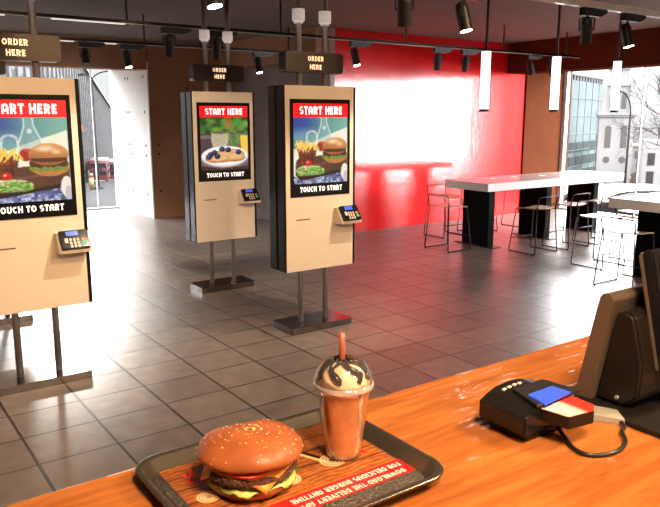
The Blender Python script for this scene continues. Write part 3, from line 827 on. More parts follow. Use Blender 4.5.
# printed liner: painted sheet, lettering reads from the customers' side
def liner_picture():
    p = Paint(170, 126, 5); n = p.noise(8); n2 = p.noise(40, 2); r = random.Random(8)
    st = np.zeros_like(p.u)
    wav = (p.u * 3 + n * .6); st = .5 + .5 * np.sin((p.v + .03 * n) * 150 + 6 * n)
    p.put(np.ones_like(p.u), (112, 56, 24), (186, 112, 56), np.clip(.55 * st + .6 * (n2 - .2), 0, 1))
    for v in (.16, .33, .52, .66): p.put(p.line(0, v, 1, v + .01, .006), (52, 22, 10))
    # pale cut plank with a black edge lying across
    p.put(p.line(.56, .0, .74, .60, .016), (30, 14, 8)); p.put(p.line(.535, .0, .70, .55, .014), (226, 186, 128))
    # onion rings
    for cx, cy, q in ((.50, .44, .055), (.47, .62, .05), (.74, .56, .062), (.10, .5, .05)):
        d = np.hypot((p.u - cx), (p.v - cy) * p.asp)
        for rr in (q, q * .68, q * .4): p.put(np.clip((.006 - abs(d - rr)) / .004, 0, 1), (236, 206, 150))
        p.put((d < q) * .25, (250, 226, 190))
    # chillies
    for x0, y0, x1, y1 in ((.80, .42, .88, .56), (.84, .40, .83, .58), (.88, .44, .92, .60), (.10, .16, .22, .30), (.14, .12, .17, .32), (.09, .25, .2, .36), (.19, .14, .24, .27)):
        for k in range(9):
            q = k / 8; p.put(p.ell(x0 + (x1 - x0) * q, y0 + (y1 - y0) * q + .02 * math.sin(q * 3), .024 * (1 - .5 * q), .028 * (1 - .5 * q)), (196, 22, 12), (236, 60, 24), n)
        p.put(p.line(x0, y0, x0 + .02, y0 - .05, .006), (30, 20, 10))
    # lettuce and herbs
    for k in range(90):
        x, y = .23 + .12 * r.random(), .22 + .36 * r.random()
        p.put(p.ell(x, y, .022, .02), (150 + r.randint(-30, 70), 160 + r.randint(-30, 50), 60 + r.randint(-20, 50)))
    for k in range(30):
        p.put(p.ell(.5 + .06 * r.random(), .45 + .08 * r.random(), .01, .012), (80, 96, 30))
    return p
lt = thing('tray_liner', 'printed wood-look paper liner lying in the tray with red app banner', 'paper liner', (TX, TY, ZC + .0046))
lp = liner_picture(); LX, LY = .160, .131
me_l = paint_grid('printed_sheet', (-LX, LX + .012), (-LY + .04, LY), lp.nx, lp.ny, lp.out(), M['liner'], lt, 0)
me_l.data.transform(Matrix.Rotation(-PI / 2, 4, 'X'))
# the sheet's front strip is the red banner
b = NB(); bx(b, -LX - .004, .7015 - TX, .756 - TY, .7985 - TY, .0002, .0007)
M['linerred'] = mat('printed_red', (.62, .012, .012), .4, vary=.05)
bn = obj('red_banner', b, M['linerred'], lt)
for body, y, w, xr in (('DOWNLOAD THE DELIVERY APP', .7655 - TY, .195, .686 - TX), ('FOR DELICIOUS BURGER ANYTIME', .7855 - TY, .203, .692 - TX)):
    me = text_mesh(body, .0125, w, .21)
    me.transform(Matrix.Translation((xr - w / 2, y, .0010)) @ Matrix.Rotation(PI, 4, 'Z'))
    mesh_obj('banner_lettering', me, M['linertext'], bn)

# burger ----------------------------------------------------------
BXc, BYc, BZ = .470, .869, ZC + .0056
t = thing('hamburger', 'large sesame-seed burger with cheese and patty on the tray', 'burger', (BXc, BYc, BZ), math.radians(20)); t.scale = (.95, .95, .84)
def lump(prof, seg, amp, sc, seedv, mi=0, bm=None, tilt=0, c=(0, 0, 0)):
    rings = lathe(bm, prof, seg, (0, 0, 0), mi)
    for f in bm.faces: pass
    for ring in rings:
        for v in ring:
            d = mnoise.noise(v.co * sc + Vector((seedv, 0, 0)))
            rad = Vector((v.co.x, v.co.y, 0))
            v.co += (rad.normalized() * d if rad.length > 1e-4 else Vector()) * amp + Vector((0, 0, d * amp * .8))
    return rings
b = NB(); lump([(.001, 0), (.040, 0), (.058, .002), (.0665, .010), (.068, .018), (.064, .025), (.04, .027), (.001, .027)], 48, .004, 22, 3, bm=b)
obj('bottom_bun', b, M['bunmat'], t)
b = NB(); lump([(.001, .030), (.062, .030), (.070, .033), (.073, .040), (.070, .0465), (.05, .049), (.001, .049)], 56, .005, 45, 8, bm=b)
obj('patty', b, M['patty'], t)
# ruffled lettuce
b = NB(); R0 = [b.verts.new((.03 * math.cos(a), .03 * math.sin(a), .029)) for a in [2 * PI * k / 96 for k in range(96)]]; prev = R0
for rr, amp in ((.055, .001), (.064, .002), (.0715, .004)):
    cur = []
    for k in range(96):
        a = 2 * PI * k / 96; w = math.sin(a * 13) + .6 * math.sin(a * 29 + 1)
        q = rr + .004 * math.sin(a * 5 + 2)
        cur.append(b.verts.new((q * math.cos(a), q * math.sin(a), .0285 - (rr - .055) * .45 + amp * w * .8)))
    for k in range(96): b.faces.new((prev[k], prev[(k + 1) % 96], cur[(k + 1) % 96], cur[k])).smooth = True
    prev = cur
lo = obj('lettuce', b, M['lettuce'], t)
so = lo.modifiers.new('thickness', 'SOLIDIFY'); so.thickness = .0012
# cheese slice with drooping corners
b = NB(); n = 20; g = {}
for i in range(n + 1):
    for j in range(n + 1):
        u, v = (2 * i / n - 1) * .071, (2 * j / n - 1) * .071
        d = math.hypot(u, v); z = .0515 - max(0, d - .066) * .78
        k = min(1, (.066 + (d - .066) * .45) / d) if d > .066 else 1
        g[i, j] = b.verts.new((u * k, v * k, z))
for i in range(n):
    for j in range(n): b.faces.new((g[i, j], g[i + 1, j], g[i + 1, j + 1], g[i, j + 1])).smooth = True
ch = obj('cheese', b, M['cheese'], t); so = ch.modifiers.new('thickness', 'SOLIDIFY'); so.thickness = .0022
ch.rotation_euler = (0, 0, math.radians(12))
b = NB()
lathe(b, [(.001, .052), (.030, .052), (.034, .0535), (.033, .0565), (.001, .0570)], 30, (-.032, -.026, 0))
lathe(b, [(.001, .052), (.030, .052), (.034, .0535), (.033, .0565), (.001, .0570)], 30, (.034, -.018, 0))
lathe(b, [(.001, .052), (.030, .052), (.034, .0535), (.033, .0565), (.001, .0570)], 30, (0, .030, 0))
obj('tomato', b, M['tomato'], t)
b = NB(); lump([(.001, .0572), (.05, .0566), (.066, .0555), (.075, .0552), (.082, .0585), (.0845, .0645), (.0825, .0715), (.077, .079), (.068, .0865), (.055, .0930), (.040, .0972), (.025, .0992), (.012, .0996), (.0008, .0990)], 64, .0055, 16, 21, bm=b)
# sesame seeds pressed into the crown
r = random.Random(12)
b.normal_update(); b.faces.ensure_lookup_table()
cand = [f for f in b.faces if f.normal.z > .25 and f.calc_center_median().z > .066]
for k in range(210):
    f = r.choice(cand); rad = f.calc_center_median().to_2d().length
    if rad > .03 and r.random() < .35: continue
    p = f.calc_center_median() + Vector((r.uniform(-.002, .002), r.uniform(-.002, .002), 0)); nrm = f.normal if f.normal.z > 0 else -f.normal
    q = nrm.to_track_quat('Z', 'Y') @ Quaternion((0, 0, 1), r.uniform(0, 6.28))
    s = bmesh.ops.create_uvsphere(b, u_segments=6, v_segments=4, radius=1)
    for v in s['verts']: v.co = p + q @ Vector((v.co.x * .0011, v.co.y * .0018, v.co.z * .0007))
    for v in s['verts']:
        for ff in v.link_faces: ff.material_index = 1; ff.smooth = True
tb = obj('top_bun', b, [M['bunmat'], M['seed']], t)
tb.rotation_euler = (math.radians(-3), math.radians(3), 0)

# milkshake --------------------------------------------------------
CX, CY, CB = .6395, .8645, ZC + .0055
t = thing('milkshake', 'caramel milkshake in a clear domed cup standing on the tray', 'milkshake', (CX, CY, CB)); t.scale = (.93, .93, .925)
b = NB(); lathe(b, [(.001, .0), (.029, .0), (.0315, .002), (.0335, .02), (.0455, .118), (.0475, .128), (.0485, .1285)], 48); obj('cup', b, M['cup'], t)
b = NB(); lathe(b, [(.001, .0016), (.0285, .0016), (.031, .004), (.0328, .02), (.0447, .118), (.0458, .126), (.001, .128)], 48); obj('shake', b, M['shake'], t)
b = NB(); lathe(b, [(.0475, .126), (.0515, .127), (.0528, .130), (.0528, .1345), (.051, .137), (.0505, .1375)], 48); obj('lid_rim', b, M['lidrim'], t)
b = NB(); lathe(b, [(.0505, .1372), (.0498, .146), (.0470, .156), (.0420, .165), (.0350, .172), (.0260, .1765), (.0200, .1780), (.0185, .1778)], 48); obj('dome_lid', b, M['dome'], t)
b = NB(); prof = [(.0455, .127), (.0455, .134), (.0425, .141), (.0385, .145), (.0375, .149), (.032, .155), (.028, .159), (.025, .163), (.016, .168), (.006, .171), (.0008, .172)]
rg = lathe(b, prof, 48)
for ring in rg:
    for v in ring:
        a = math.atan2(v.co.y, v.co.x); d = mnoise.noise(v.co * 60) * .002 + .0014 * math.sin(a * 5 + v.co.z * 160)
        v.co.x *= 1 + d / .04; v.co.y *= 1 + d / .04
obj('whipped_cream', b, M['cream_top'], t)
b = NB()
for k in range(6):
    a0 = 2 * PI * k / 6 + .4; pts = []; rad = []
    for i in range(9):
        q = i / 8; rr = .008 + .031 * math.sin(q * PI / 2); z = .1725 - .031 * q ** 1.7
        a = a0 + .35 * math.sin(q * 5 + k); pts.append((rr * math.cos(a), rr * math.sin(a), z + .0015)); rad.append(.0042 + .0024 * math.sin(q * 6 + k) ** 2)
    tube(b, pts, .003, 8, radii=rad)
obj('chocolate_syrup', b, M['syrup'], t)
b = NB(); tube(b, [(0, 0, 0), (-.0005, 0, .08), (-.001, 0, .104)], .0050, 14)
tag(obj('drinking_straw', b, M['straw']), 'salmon pink straw stuck upright in the milkshake dome', 'straw').location = (CX - .003, CY, CB + .104)

# card payment terminal ------------------------------------------------
t = thing('card_terminal', 'black card payment terminal with blue screen on the counter', 'card terminal', (0, 0, 0))
b = NB(); bx(b, .925, 1.045, .724, .810, ZC, ZC + .020, .004, 2); obj('terminal_foot', b, M['posblack'], t)
b = NB()
top = [(.908, 1.150), (.925, 1.1585), (.950, 1.165), (.985, 1.168), (1.02, 1.1655), (1.05, 1.158), (1.075, 1.144)]
prism(b, [(.908, 1.1175), (1.075, 1.1175)] + top[::-1], .714, .819, 'y')
bmesh.ops.bevel(b, geom=[e for e in b.edges], offset=.0028, segments=2, affect='EDGES', clamp_overlap=True)
obj('terminal_body', b, M['black'], t, smooth='auto')
b = NB(); prism(b, [(.934, .712), (.958, .785), (1.040, .785), (1.052, .712)], 1.1655, 1.1705, 'z'); obj('screen_surround', b, M['matte_black'], t)
b = NB(); prism(b, [(.944, .703), (.955, .748), (1.022, .750), (1.026, .712)], 1.1705, 1.1725, 'z'); obj('terminal_display', b, M['blue2'], t)
b = NB()
for k in range(4): bx(b, .948 + k * .014, .957 + k * .014, .797, .803, 1.161 + .0025 * min(k, 2), 1.1675 + .0012 * min(k, 2), .0012, 1)
obj('function_keys', b, M['key'], t)
def plate_mat():  # white-to-red step painted as the red wall's reflection
    m = bpy.data.materials.new('painted_wall_reflection'); m.use_nodes = True
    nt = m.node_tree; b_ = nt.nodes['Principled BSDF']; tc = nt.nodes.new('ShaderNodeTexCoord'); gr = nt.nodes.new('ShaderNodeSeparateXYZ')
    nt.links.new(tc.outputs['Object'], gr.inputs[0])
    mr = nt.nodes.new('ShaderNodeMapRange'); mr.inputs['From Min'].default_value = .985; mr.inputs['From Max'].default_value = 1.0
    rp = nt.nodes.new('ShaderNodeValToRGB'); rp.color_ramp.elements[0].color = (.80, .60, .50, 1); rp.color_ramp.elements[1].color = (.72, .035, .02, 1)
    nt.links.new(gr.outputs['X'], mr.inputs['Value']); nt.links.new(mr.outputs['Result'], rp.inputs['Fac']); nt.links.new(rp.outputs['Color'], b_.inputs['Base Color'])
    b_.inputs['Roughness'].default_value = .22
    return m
b = NB(); prism(b, [(.948, .712), (.956, .664), (1.012, .655), (1.030, .668), (1.032, .714)], 1.1385, 1.1605, 'z'); fl = obj('privacy_hood', b, M['posblack'], t)
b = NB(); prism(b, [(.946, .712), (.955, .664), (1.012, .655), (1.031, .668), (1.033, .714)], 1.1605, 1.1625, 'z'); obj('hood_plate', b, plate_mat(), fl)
b = NB(); tube(b, smooth_path([(1.000, .722, 1.118), (.985, .690, 1.106), (.968, .660, 1.104), (.965, .635, 1.104), (.985, .617, 1.104), (1.02, .610, 1.104), (1.060, .622, 1.104), (1.090, .648, 1.104), (1.108, .655, 1.105), (1.1185, .668, 1.107)]), .0038, 8); obj('cable', b, M['cable'], t)

# point of sale unit ---------------------------------------------------
t = thing('cash_register', 'dark point-of-sale register with two leaning screens at the right edge', 'cash register', (0, 0, 0))
b = NB(); bx(b, 1.125, 1.60, .56, .79, ZC, ZC + .010, .003, 2); obj('stand_base', b, M['posblack'], t)
b = NB(); prism(b, [(1.085, .735), (1.125, .760), (1.155, .700), (1.125, .665)], ZC + .0005, ZC + .011, 'z'); obj('base_corner', b, M['greyplate'], t)
# customer-side slab, leaning back
prof = [(.797, ZC + .009), (.762, ZC + .009)] + [(.7285, 1.310)] + arc(.7425, 1.311, .0145, 180, 5, 8) 
b = NB(); prism(b, prof, 1.16, 1.60, 'x'); obj('customer_display', b, M['pos'], t, smooth='auto')
prof = [(.7605, 1.112), (.7305, 1.282), (.722, 1.294), (.710, 1.297), (.692, 1.290), (.668, 1.20), (.672, 1.135), (.70, 1.111)]
b = NB(); prism(b, prof, 1.172, 1.575, 'x'); bmesh.ops.bevel(b, geom=b.edges[:], offset=.006, segments=3, affect='EDGES', clamp_overlap=True); rc = obj('rear_housing', b, M['posblack'], t, smooth='auto')
b = NB(); cyl(b, (1.173, .712, 1.128), (1.168, .712, 1.128), .004, seg=12); obj('screw', b, M['chrome'], rc)
d = Vector((0, .25, 1)).normalized(); pr = []
prof = [(.663, 1.185), (.716, 1.397), (.706, 1.408), (.692, 1.405), (.634, 1.178), (.645, 1.170)]
b = NB(); prism(b, prof, 1.215, 1.62, 'x'); bmesh.ops.bevel(b, geom=b.edges[:], offset=.003, segments=2, affect='EDGES'); so_ = obj('staff_screen', b, M['black'], t, smooth='auto')
b = NB(); prism(b, [(.6655, 1.187), (.7175, 1.395), (.713, 1.4025), (.660, 1.187)], 1.213, 1.622, 'x'); obj('back_shell', b, M['pos'], so_)
b = NB(); bx(b, 1.32, 1.50, .66, .70, 1.18, 1.26); obj('screen_neck', b, M['posblack'], t)
b = NB(); prism(b, [(.632, 1.19), (.689, 1.397), (.690, 1.40), (.6905, 1.398), (.6335, 1.19)], 1.23, 1.605, 'x'); obj('screen_glass', b, M['black'], so_)

# ------------------------------------------------------------------ street outside
YAW = .6163; FX, FY = math.sin(YAW), math.cos(YAW); RX, RY = math.cos(YAW), -math.sin(YAW)
def at(px_t, Dp):                       # lateral slope, forward distance -> world x,y
    return (FX * Dp + RX * Dp * px_t, FY * Dp + RY * Dp * px_t)
def quad(bm, pts):
    return bm.faces.new([bm.verts.new(p) for p in pts])
b2 = NB(); quad(b2, [(-30, 12.98, -.03), (8, 12.98, -.03), (160, 300, -24.28), (-120, 300, -24.28)])
o = struct('ground_street', b2, M['asphalt'])
b = NB(); quad(b, [(11.0, -20, -1.22), (11.0, 12.9, -1.22), (80, 70, -7.3), (80, -20, -7.3)])
struct('ground_side_street', b, M['asphalt'])

# left: long grey office block running down the hill street
P0 = Vector((*at(-330 / 717, 37), 0)); P1 = Vector((*at(-214 / 717, 216), 0))
t = thing('office_building', 'long grey office block seen through the left window', 'building', (P0.x, P0.y, 0))
dirF = (P1 - P0); nrmF = Vector((dirF.y, -dirF.x, 0)).normalized()          # towards the street
def fac(s, h, out=0):
    p = dirF * s - nrmF * (-out); return Vector((p.x, p.y, 1.65 - .054 * (37 + 179 * s) + h * 1.6))
def slab(bm, s0, s1, h0, h1, o0, o1):
    vs = [bm.verts.new(fac(s, h, o)) for s in (s0, s1) for h in (h0, h1) for o in (o0, o1)]
    for f in ((0, 1, 3, 2), (4, 6, 7, 5), (0, 4, 5, 1), (2, 3, 7, 6), (0, 2, 6, 4), (1, 5, 7, 3)): bm.faces.new([vs[q] for q in f])
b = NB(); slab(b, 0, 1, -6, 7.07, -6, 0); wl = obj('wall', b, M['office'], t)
b = NB()
for k in range(7): slab(b, 0, 1, -1.2 + k * 1.2, -.5 + k * 1.2, 0, .03)
obj('window_band', b, M['officewin'], t)
b = NB()
for k in range(60):
    s = k / 60
    slab(b, s, s + .0035, -1.2, 7.0, .0, .14)
obj('mullion', b, M['office'], t)
b = NB(); slab(b, 0, 1, -3.4, -1.35, 0, .06); obj('shop_front', b, M['mullion'], t)
b = NB(); slab(b, 0, 1.0, 7.07, 7.35, -6.2, .5); obj('roof_edge', b, M['stone'], t)

def ground_left(y): return -.03 - .0845 * (y - 12.98)
def make_bus(label):
    t = thing('double_decker_bus', label, 'bus', group='red buses in the street')
    b = NB(); bx(b, -1.1, 1.1, 0, 6.5, .25, 2.75, .12, 3); obj('body', b, M['busred'], t, smooth='auto')
    for z0, z1 in ((.85, 1.4), (1.75, 2.35)):
        b = NB(); bx(b, -.95, .95, -.02, .02, z0, z1, .01, 1)
        for y in (.6, 1.9, 3.2, 4.5): bx(b, -1.12, -1.09, y, y + 1.0, z0, z1); bx(b, 1.09, 1.12, y, y + 1.0, z0, z1)
        obj('window', b, M['buswin'], t)
    b = NB(); bx(b, -.5, .5, -.03, .02, 1.5, 1.68); obj('destination_blind', b, M['buswin'], t)
    for x in (-.95, .95):
        for y in (1.0, 5.2):
            b = NB(); cyl(b, (x - .12, y, .3), (x + .12, y, .3), .3, seg=20); obj('wheel', b, M['tyre'], t)
    return t
bus = make_bus('red bus in the street beside the left lamp post'); x, y = at((95 - 330) / 717, 88); bus.location = (x, y, ground_left(y)); bus.rotation_euler = (0, 0, -.36)
x, y = at((110.5 - 330) / 717, 100); dup(bus, (x, y, ground_left(y)), -.36, 'red bus farther down the street, against the white window reveal')

def street_lamp(label, px, Dp, top, base, arm, r=.05):
    x, y = at((px - 330) / 717, Dp); t = thing('street_lamp', label, 'street lamp', (x, y, base), -YAW)
    h = top - base
    b = NB(); cyl(b, (0, 0, 0), (0, 0, h), r * 1.1, r * .7, seg=14); obj('post', b, M['lamppost'], t)
    b = NB(); cyl(b, (0, 0, 0), (0, 0, .10), r * 4, r * 3.5, seg=16); obj('base', b, M['lamppost'], t)
    for sx, ln, up in arm:
        pts = [(sx * ln * (1 - math.cos(q * PI / 2)), 0, h + up * math.sin(q * PI / 2)) for q in [k / 8 for k in range(9)]]
        b = NB(); tube(b, pts, r * .55, 8); e = obj('arm', b, M['lamppost'], t)
        b = NB(); cyl(b, Vector(pts[-1]), Vector(pts[-1]) + Vector((sx * r * 4, 0, -r * .6)), r * 1.1, r * .8, seg=10); obj('lantern', b, M['lamppost'], e)
    return t
x, y = at((94 - 330) / 717, 35)
street_lamp('dark lamp post in front of the grey office block', 94, 35, 3.3, ground_left(y), [(1, .95, .5), (-1, .4, .35)], .06)
x, y = at((87.5 - 330) / 717, 34)
t = thing('bollard', 'yellow and red bollard at the foot of the left lamp post', 'bollard', (x, y, ground_left(y)))
b = NB(); cyl(b, (0, 0, 0), (0, 0, .62), .10, seg=16); obj('post', b, M['yellow'], t)
b = NB(); cyl(b, (0, 0, .62), (0, 0, .80), .11, .07, seg=16); obj('cap', b, M['busred'], t)
x, y = at((80.5 - 330) / 717, 25)
t = thing('street_sign', 'small orange sign at the right edge of the leftmost kiosk', 'sign', (x, y, ground_left(y)), -.3)
b = NB(); cyl(b, (0, .03, 0), (0, .03, 2.5), .02, seg=10); obj('post', b, M['lamppost'], t)
b = NB(); bx(b, -.09, .07, -.02, .02, 2.2, 2.44, .008, 1); obj('panel', b, M['orange_sign'], t)

# right: glass office block
LB = Vector((*at((553 - 330) / 717, 60), 0)); RB = Vector((*at((614 - 330) / 717, 78), 0))
dG = RB - LB; LG = dG.length; angG = math.atan2(dG.y, dG.x)
t = thing('glass_building', 'pale blue glass office block left of the church tower', 'building', (LB.x, LB.y, 0), angG)
ZT = 4.85
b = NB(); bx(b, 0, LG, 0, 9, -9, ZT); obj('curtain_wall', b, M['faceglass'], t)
b = NB()
for k in range(10): bx(b, LG * k / 9 - .03, LG * k / 9 + .03, -.06, 0, -9, ZT)
for z in (3.3, 1.7, .1, -1.4, -2.9, -4.4): bx(b, 0, LG, -.06, 0, z - .03, z + .03)
obj('mullion', b, M['mullion'], t)
b = NB()
for k in range(3):
    for i in range(9): bx(b, LG * (i + .12) / 9, LG * (i + .88) / 9, -.05, .02, -4.2 + k * 1.3, -3.3 + k * 1.3)
obj('lower_window', b, M['facedark'], t)
b = NB(); 
for i in range(4): bx(b, LG * (.56 + .11 * i), LG * (.655 + .11 * i), -.06, .02, -1.5, -.9 + i * .7)
obj('reflection_window', b, M['facedark'], t)
b = NB()
for i in range(16): bx(b, LG * (.02 + i * .045), LG * (.045 + i * .045), -.05, 2, ZT, ZT + .45)
bx(b, 0, LG * .75, -.1, 2, ZT + .38, ZT + .5)
obj('roof_louvre', b, M['louvre'], t)

# church tower
x, y = at((617 - 330) / 717, 60)
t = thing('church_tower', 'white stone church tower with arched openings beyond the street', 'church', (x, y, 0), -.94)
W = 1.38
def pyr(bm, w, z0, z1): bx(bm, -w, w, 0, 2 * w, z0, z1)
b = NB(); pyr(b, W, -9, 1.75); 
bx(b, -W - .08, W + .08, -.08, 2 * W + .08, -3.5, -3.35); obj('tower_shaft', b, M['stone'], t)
b = NB(); bx(b, -W - .22, W + .22, -.22, 2 * W + .22, 1.75, 1.95); bx(b, -W - .12, W + .12, -.12, 2 * W + .12, 1.6, 1.75); obj('cornice', b, M['stone'], t)
b = NB(); bx(b, -1.05, 1.05, .3, 2.4, 1.95, 4.15); bx(b, -1.18, 1.18, .2, 2.5, 4.15, 4.35)
for sx in (-1, 1): bx(b, sx * 1.05 - .16, sx * 1.05 + .16, .15, .5, 1.95, 4.5)
obj('belfry', b, M['stone'], t)
b = NB(); bx(b, -.72, .72, .6, 2.04, 4.35, 5.5); bx(b, -.84, .84, .5, 2.1, 5.5, 5.65); lathe(b, [(.7, 5.65), (.6, 6.1), (.3, 6.9), (.06, 8.2), (.001, 8.4)], 12, (0, 1.3, 0))
obj('lantern_stage', b, M['stone'], t)
for sx in (-1, 1):
    b = NB(); prism(b, [(sx * .62 - .24, -.95), (sx * .62 + .24, -.95)] + arc(sx * .62, .65, .24, 0, 180, 8), -.03, .03, 'y'); obj('louvred_opening', b, M['louvre'], t)
    b = NB(); cyl(b, (sx * .62, .03, -1.95), (sx * .62, -.03, -1.95), .27, seg=20); obj('round_window', b, M['louvre'], t)
    b = NB(); prism(b, [(sx * .62 - .22, -5.2), (sx * .62 + .22, -5.2)] + arc(sx * .62, -4.1, .22, 0, 180, 8), -.03, .03, 'y'); obj('arched_window', b, M['louvre'], t)
    b = NB(); prism(b, [(sx * .45 - .2, 2.3), (sx * .45 + .2, 2.3)] + arc(sx * .45, 3.4, .2, 0, 180, 8), .27, .33, 'y'); obj('belfry_opening', b, M['louvre'], t)
x, y = at((646 - 330) / 717, 63)
t = thing('church_hall', 'low white building with brown arched door right of the church tower', 'building', (x, y, 0), -.94)
b = NB(); bx(b, -1.5, 3.5, 0, 4, -9, -1.0); bx(b, -1.55, 3.55, -.1, 4, -1.0, -.85); obj('wall', b, M['stone'], t)
b = NB(); prism(b, [(-1.1, -5.6), (.55, -5.6), (.55, -4.0)] + arc(-.27, -4.0, .82, 0, 180, 10), -.05, .03, 'y'); obj('arched_door', b, M['brownstone'], t)
b = NB(); cyl(b, (-.27, .03, -2.6), (-.27, -.03, -2.6), .26, seg=18); obj('round_window', b, M['louvre'], t)
for xx in (-1.2, -.5, .2, 1.3, 2.0, 2.7):
    b = NB(); bx(b, xx - .15, xx + .2, -.03, .03, -2.05, -1.35); obj('window', b, M['louvre'], t)
x, y = at((672 - 330) / 717, 52)
t = thing('stone_terrace', 'grey terrace building at the far right edge of the window', 'building', (x, y, 0), -.98)
b = NB(); bx(b, -1.7, 4, 0, 4, -8, -.1); obj('wall', b, M['stone'], t)
for r_ in range(3):
    for c_ in range(4):
        b = NB(); bx(b, -1.4 + c_ * 1.1, -.9 + c_ * 1.1, -.03, .03, -4.6 + r_ * 1.35, -3.7 + r_ * 1.35); obj('window', b, M['officewin'], t)

# bare winter tree reaching in from the right
x, y = at((676 - 330) / 717, 26)
t = thing('bare_tree', 'bare dark winter tree reaching in from the right edge', 'tree', (x, y, -2.6), -YAW)
r = random.Random(5)
b = NB(); tube(b, [(0, 0, 0), (.05, 0, 1.5), (-.02, .05, 3.2), (.05, 0, 5.4)], .1, 8, radii=[.13, .11, .085, .04]); obj('trunk', b, M['bark'], t)
b = NB()
def branch(p, d, ln, rad, depth):
    pts = [p]; q = Vector(p); d = Vector(d).normalized()
    for k in range(4):
        d = (d + Vector((r.uniform(-.25, .25), r.uniform(-.25, .25), r.uniform(-.16, .26)))).normalized(); q = q + d * ln / 4; pts.append(q.copy())
    tube(b, pts, rad, 5, radii=[rad * (1 - .17 * k) for k in range(5)])
    if depth:
        for k in range(4):
            i = r.randint(1, 4); dd = (d + Vector((r.uniform(-.9, .9), r.uniform(-.7, .7), r.uniform(-.7, .9)))).normalized()
            branch(pts[i], dd, ln * r.uniform(.5, .75), rad * .55, depth - 1)
for k in range(9):
    branch(Vector((0, 0, 2.7 + .3 * k)), (-1 if k % 3 else .6, r.uniform(-.4, .4), r.uniform(-.25, .7)), r.uniform(1.15, 1.6), .030, 3)
obj('branches', b, M['bark'], t)

street_lamp('tall grey street lamp with curved arm in front of the church tower', 630, 25, 1.75, -1.9, [(-1, .42, .75)], .045)
x, y = at((558.5 - 330) / 717, 20)
t = thing('banner_sign', 'narrow red banner sign with blue panel beside the brown pier', 'sign', (x, y, -1.6), -.9)
b = NB(); cyl(b, (0, .06, 0), (0, .06, 2.6), .03, seg=10); obj('post', b, M['lamppost'], t)
b = NB(); bx(b, -.14, .10, -.02, .03, .2, 2.35, .01, 1); bp_ = obj('panel', b, M['pinkred'], t)
b = NB(); bx(b, -.10, .06, -.03, .0, 1.15, 1.35); obj('blue_patch', b, M['signblue'], bp_)

# parked cars
def make_car(label, paint):
    t = thing('parked_car', label, 'car', group='parked cars')
    b = NB(); prof = [(-2.1, .35), (-2.12, .62), (-2.0, .80), (-1.25, .92), (-.55, 1.36), (-.2, 1.44), (.7, 1.45), (1.25, 1.34), (1.75, .98), (2.05, .92), (2.12, .6), (2.08, .32)]
    prism(b, prof, -.84, .84, 'y'); bmesh.ops.bevel(b, geom=b.edges[:], offset=.07, segments=3, affect='EDGES', clamp_overlap=True)
    obj('body', b, M[paint], t, smooth='auto')
    for sy in (-1, 1):
        b = NB(); prism(b, [(-1.0, .95), (-.5, 1.30), (.1, 1.37), (.1, .95)], sy * .845 - .004, sy * .845 + .004, 'y')
        prism(b, [(.18, .95), (.18, 1.37), (.75, 1.37), (1.2, 1.25), (1.45, .97)], sy * .845 - .004, sy * .845 + .004, 'y'); obj('side_window', b, M['carglass'], t)
        for x in (-1.3, 1.3):
            b = NB(); cyl(b, (x, sy * .70, .31), (x, sy * .87, .31), .31, seg=22); obj('wheel', b, M['tyre'], t)
    b = NB(); quad(b, [(-1.2, -.66, .955), (-1.2, .66, .955), (-.56, .60, 1.365), (-.56, -.60, 1.365)]); obj('windscreen', b, M['carglass'], t)
    return t
car = make_car('grey car parked outside just beyond the right table', 'cardark')
x, y = at((636 - 330) / 717, 15.5); car.location = (x, y, -1.32 - .0845 * 0); car.rotation_euler = (0, 0, -.75)
c2 = make_car('pale car parked farther away, left of the grey one', 'carpaint'); x, y = at((590 - 330) / 717, 23.5); c2.location = (x, y, -2.05); c2.rotation_euler = (0, 0, -.75)

# ------------------------------------------------------------------ light
w = bpy.data.worlds.new('overcast'); C_scene = bpy.context.scene; C_scene.world = w; w.use_nodes = True
nt = w.node_tree; bg = nt.nodes['Background']; bg.inputs['Strength'].default_value = 17.0
tc = nt.nodes.new('ShaderNodeTexCoord'); sx = nt.nodes.new('ShaderNodeSeparateXYZ'); rp = nt.nodes.new('ShaderNodeValToRGB')
# overcast sky: dim at the horizon, several times brighter higher up
for k, (p, v) in enumerate(((.47, .03), (.495, .052), (.545, .058), (.60, .42), (.65, .95), (.8, 1.0))):
    e = rp.color_ramp.elements[k] if k < 2 else rp.color_ramp.elements.new(p)
    e.position = p; e.color = (v * .985, v * .99, v, 1)
mr = nt.nodes.new('ShaderNodeMapRange'); mr.inputs['From Min'].default_value = -1
nt.links.new(tc.outputs['Generated'], sx.inputs[0]); nt.links.new(sx.outputs['Z'], mr.inputs['Value']); nt.links.new(mr.outputs['Result'], rp.inputs['Fac']); 
# glow patch added to the sky beyond the side window, to brighten the floor
def sky_glow(yaw, elev, rad, gain):
    d = (math.sin(math.radians(yaw)) * math.cos(math.radians(elev)), math.cos(math.radians(yaw)) * math.cos(math.radians(elev)), math.sin(math.radians(elev)))
    vm = nt.nodes.new('ShaderNodeVectorMath'); vm.operation = 'DOT_PRODUCT'; vm.inputs[1].default_value = d
    nm = nt.nodes.new('ShaderNodeVectorMath'); nm.operation = 'NORMALIZE'
    nt.links.new(tc.outputs['Generated'], nm.inputs[0]); nt.links.new(nm.outputs['Vector'], vm.inputs[0])
    r = nt.nodes.new('ShaderNodeMapRange'); r.interpolation_type = 'SMOOTHSTEP'
    r.inputs['From Min'].default_value = math.cos(math.radians(rad)); r.inputs['From Max'].default_value = 1; r.inputs['To Min'].default_value = 0; r.inputs['To Max'].default_value = gain
    nt.links.new(vm.outputs['Value'], r.inputs['Value']); return r.outputs['Result']
g1 = sky_glow(60, 18, 20, 2.0)
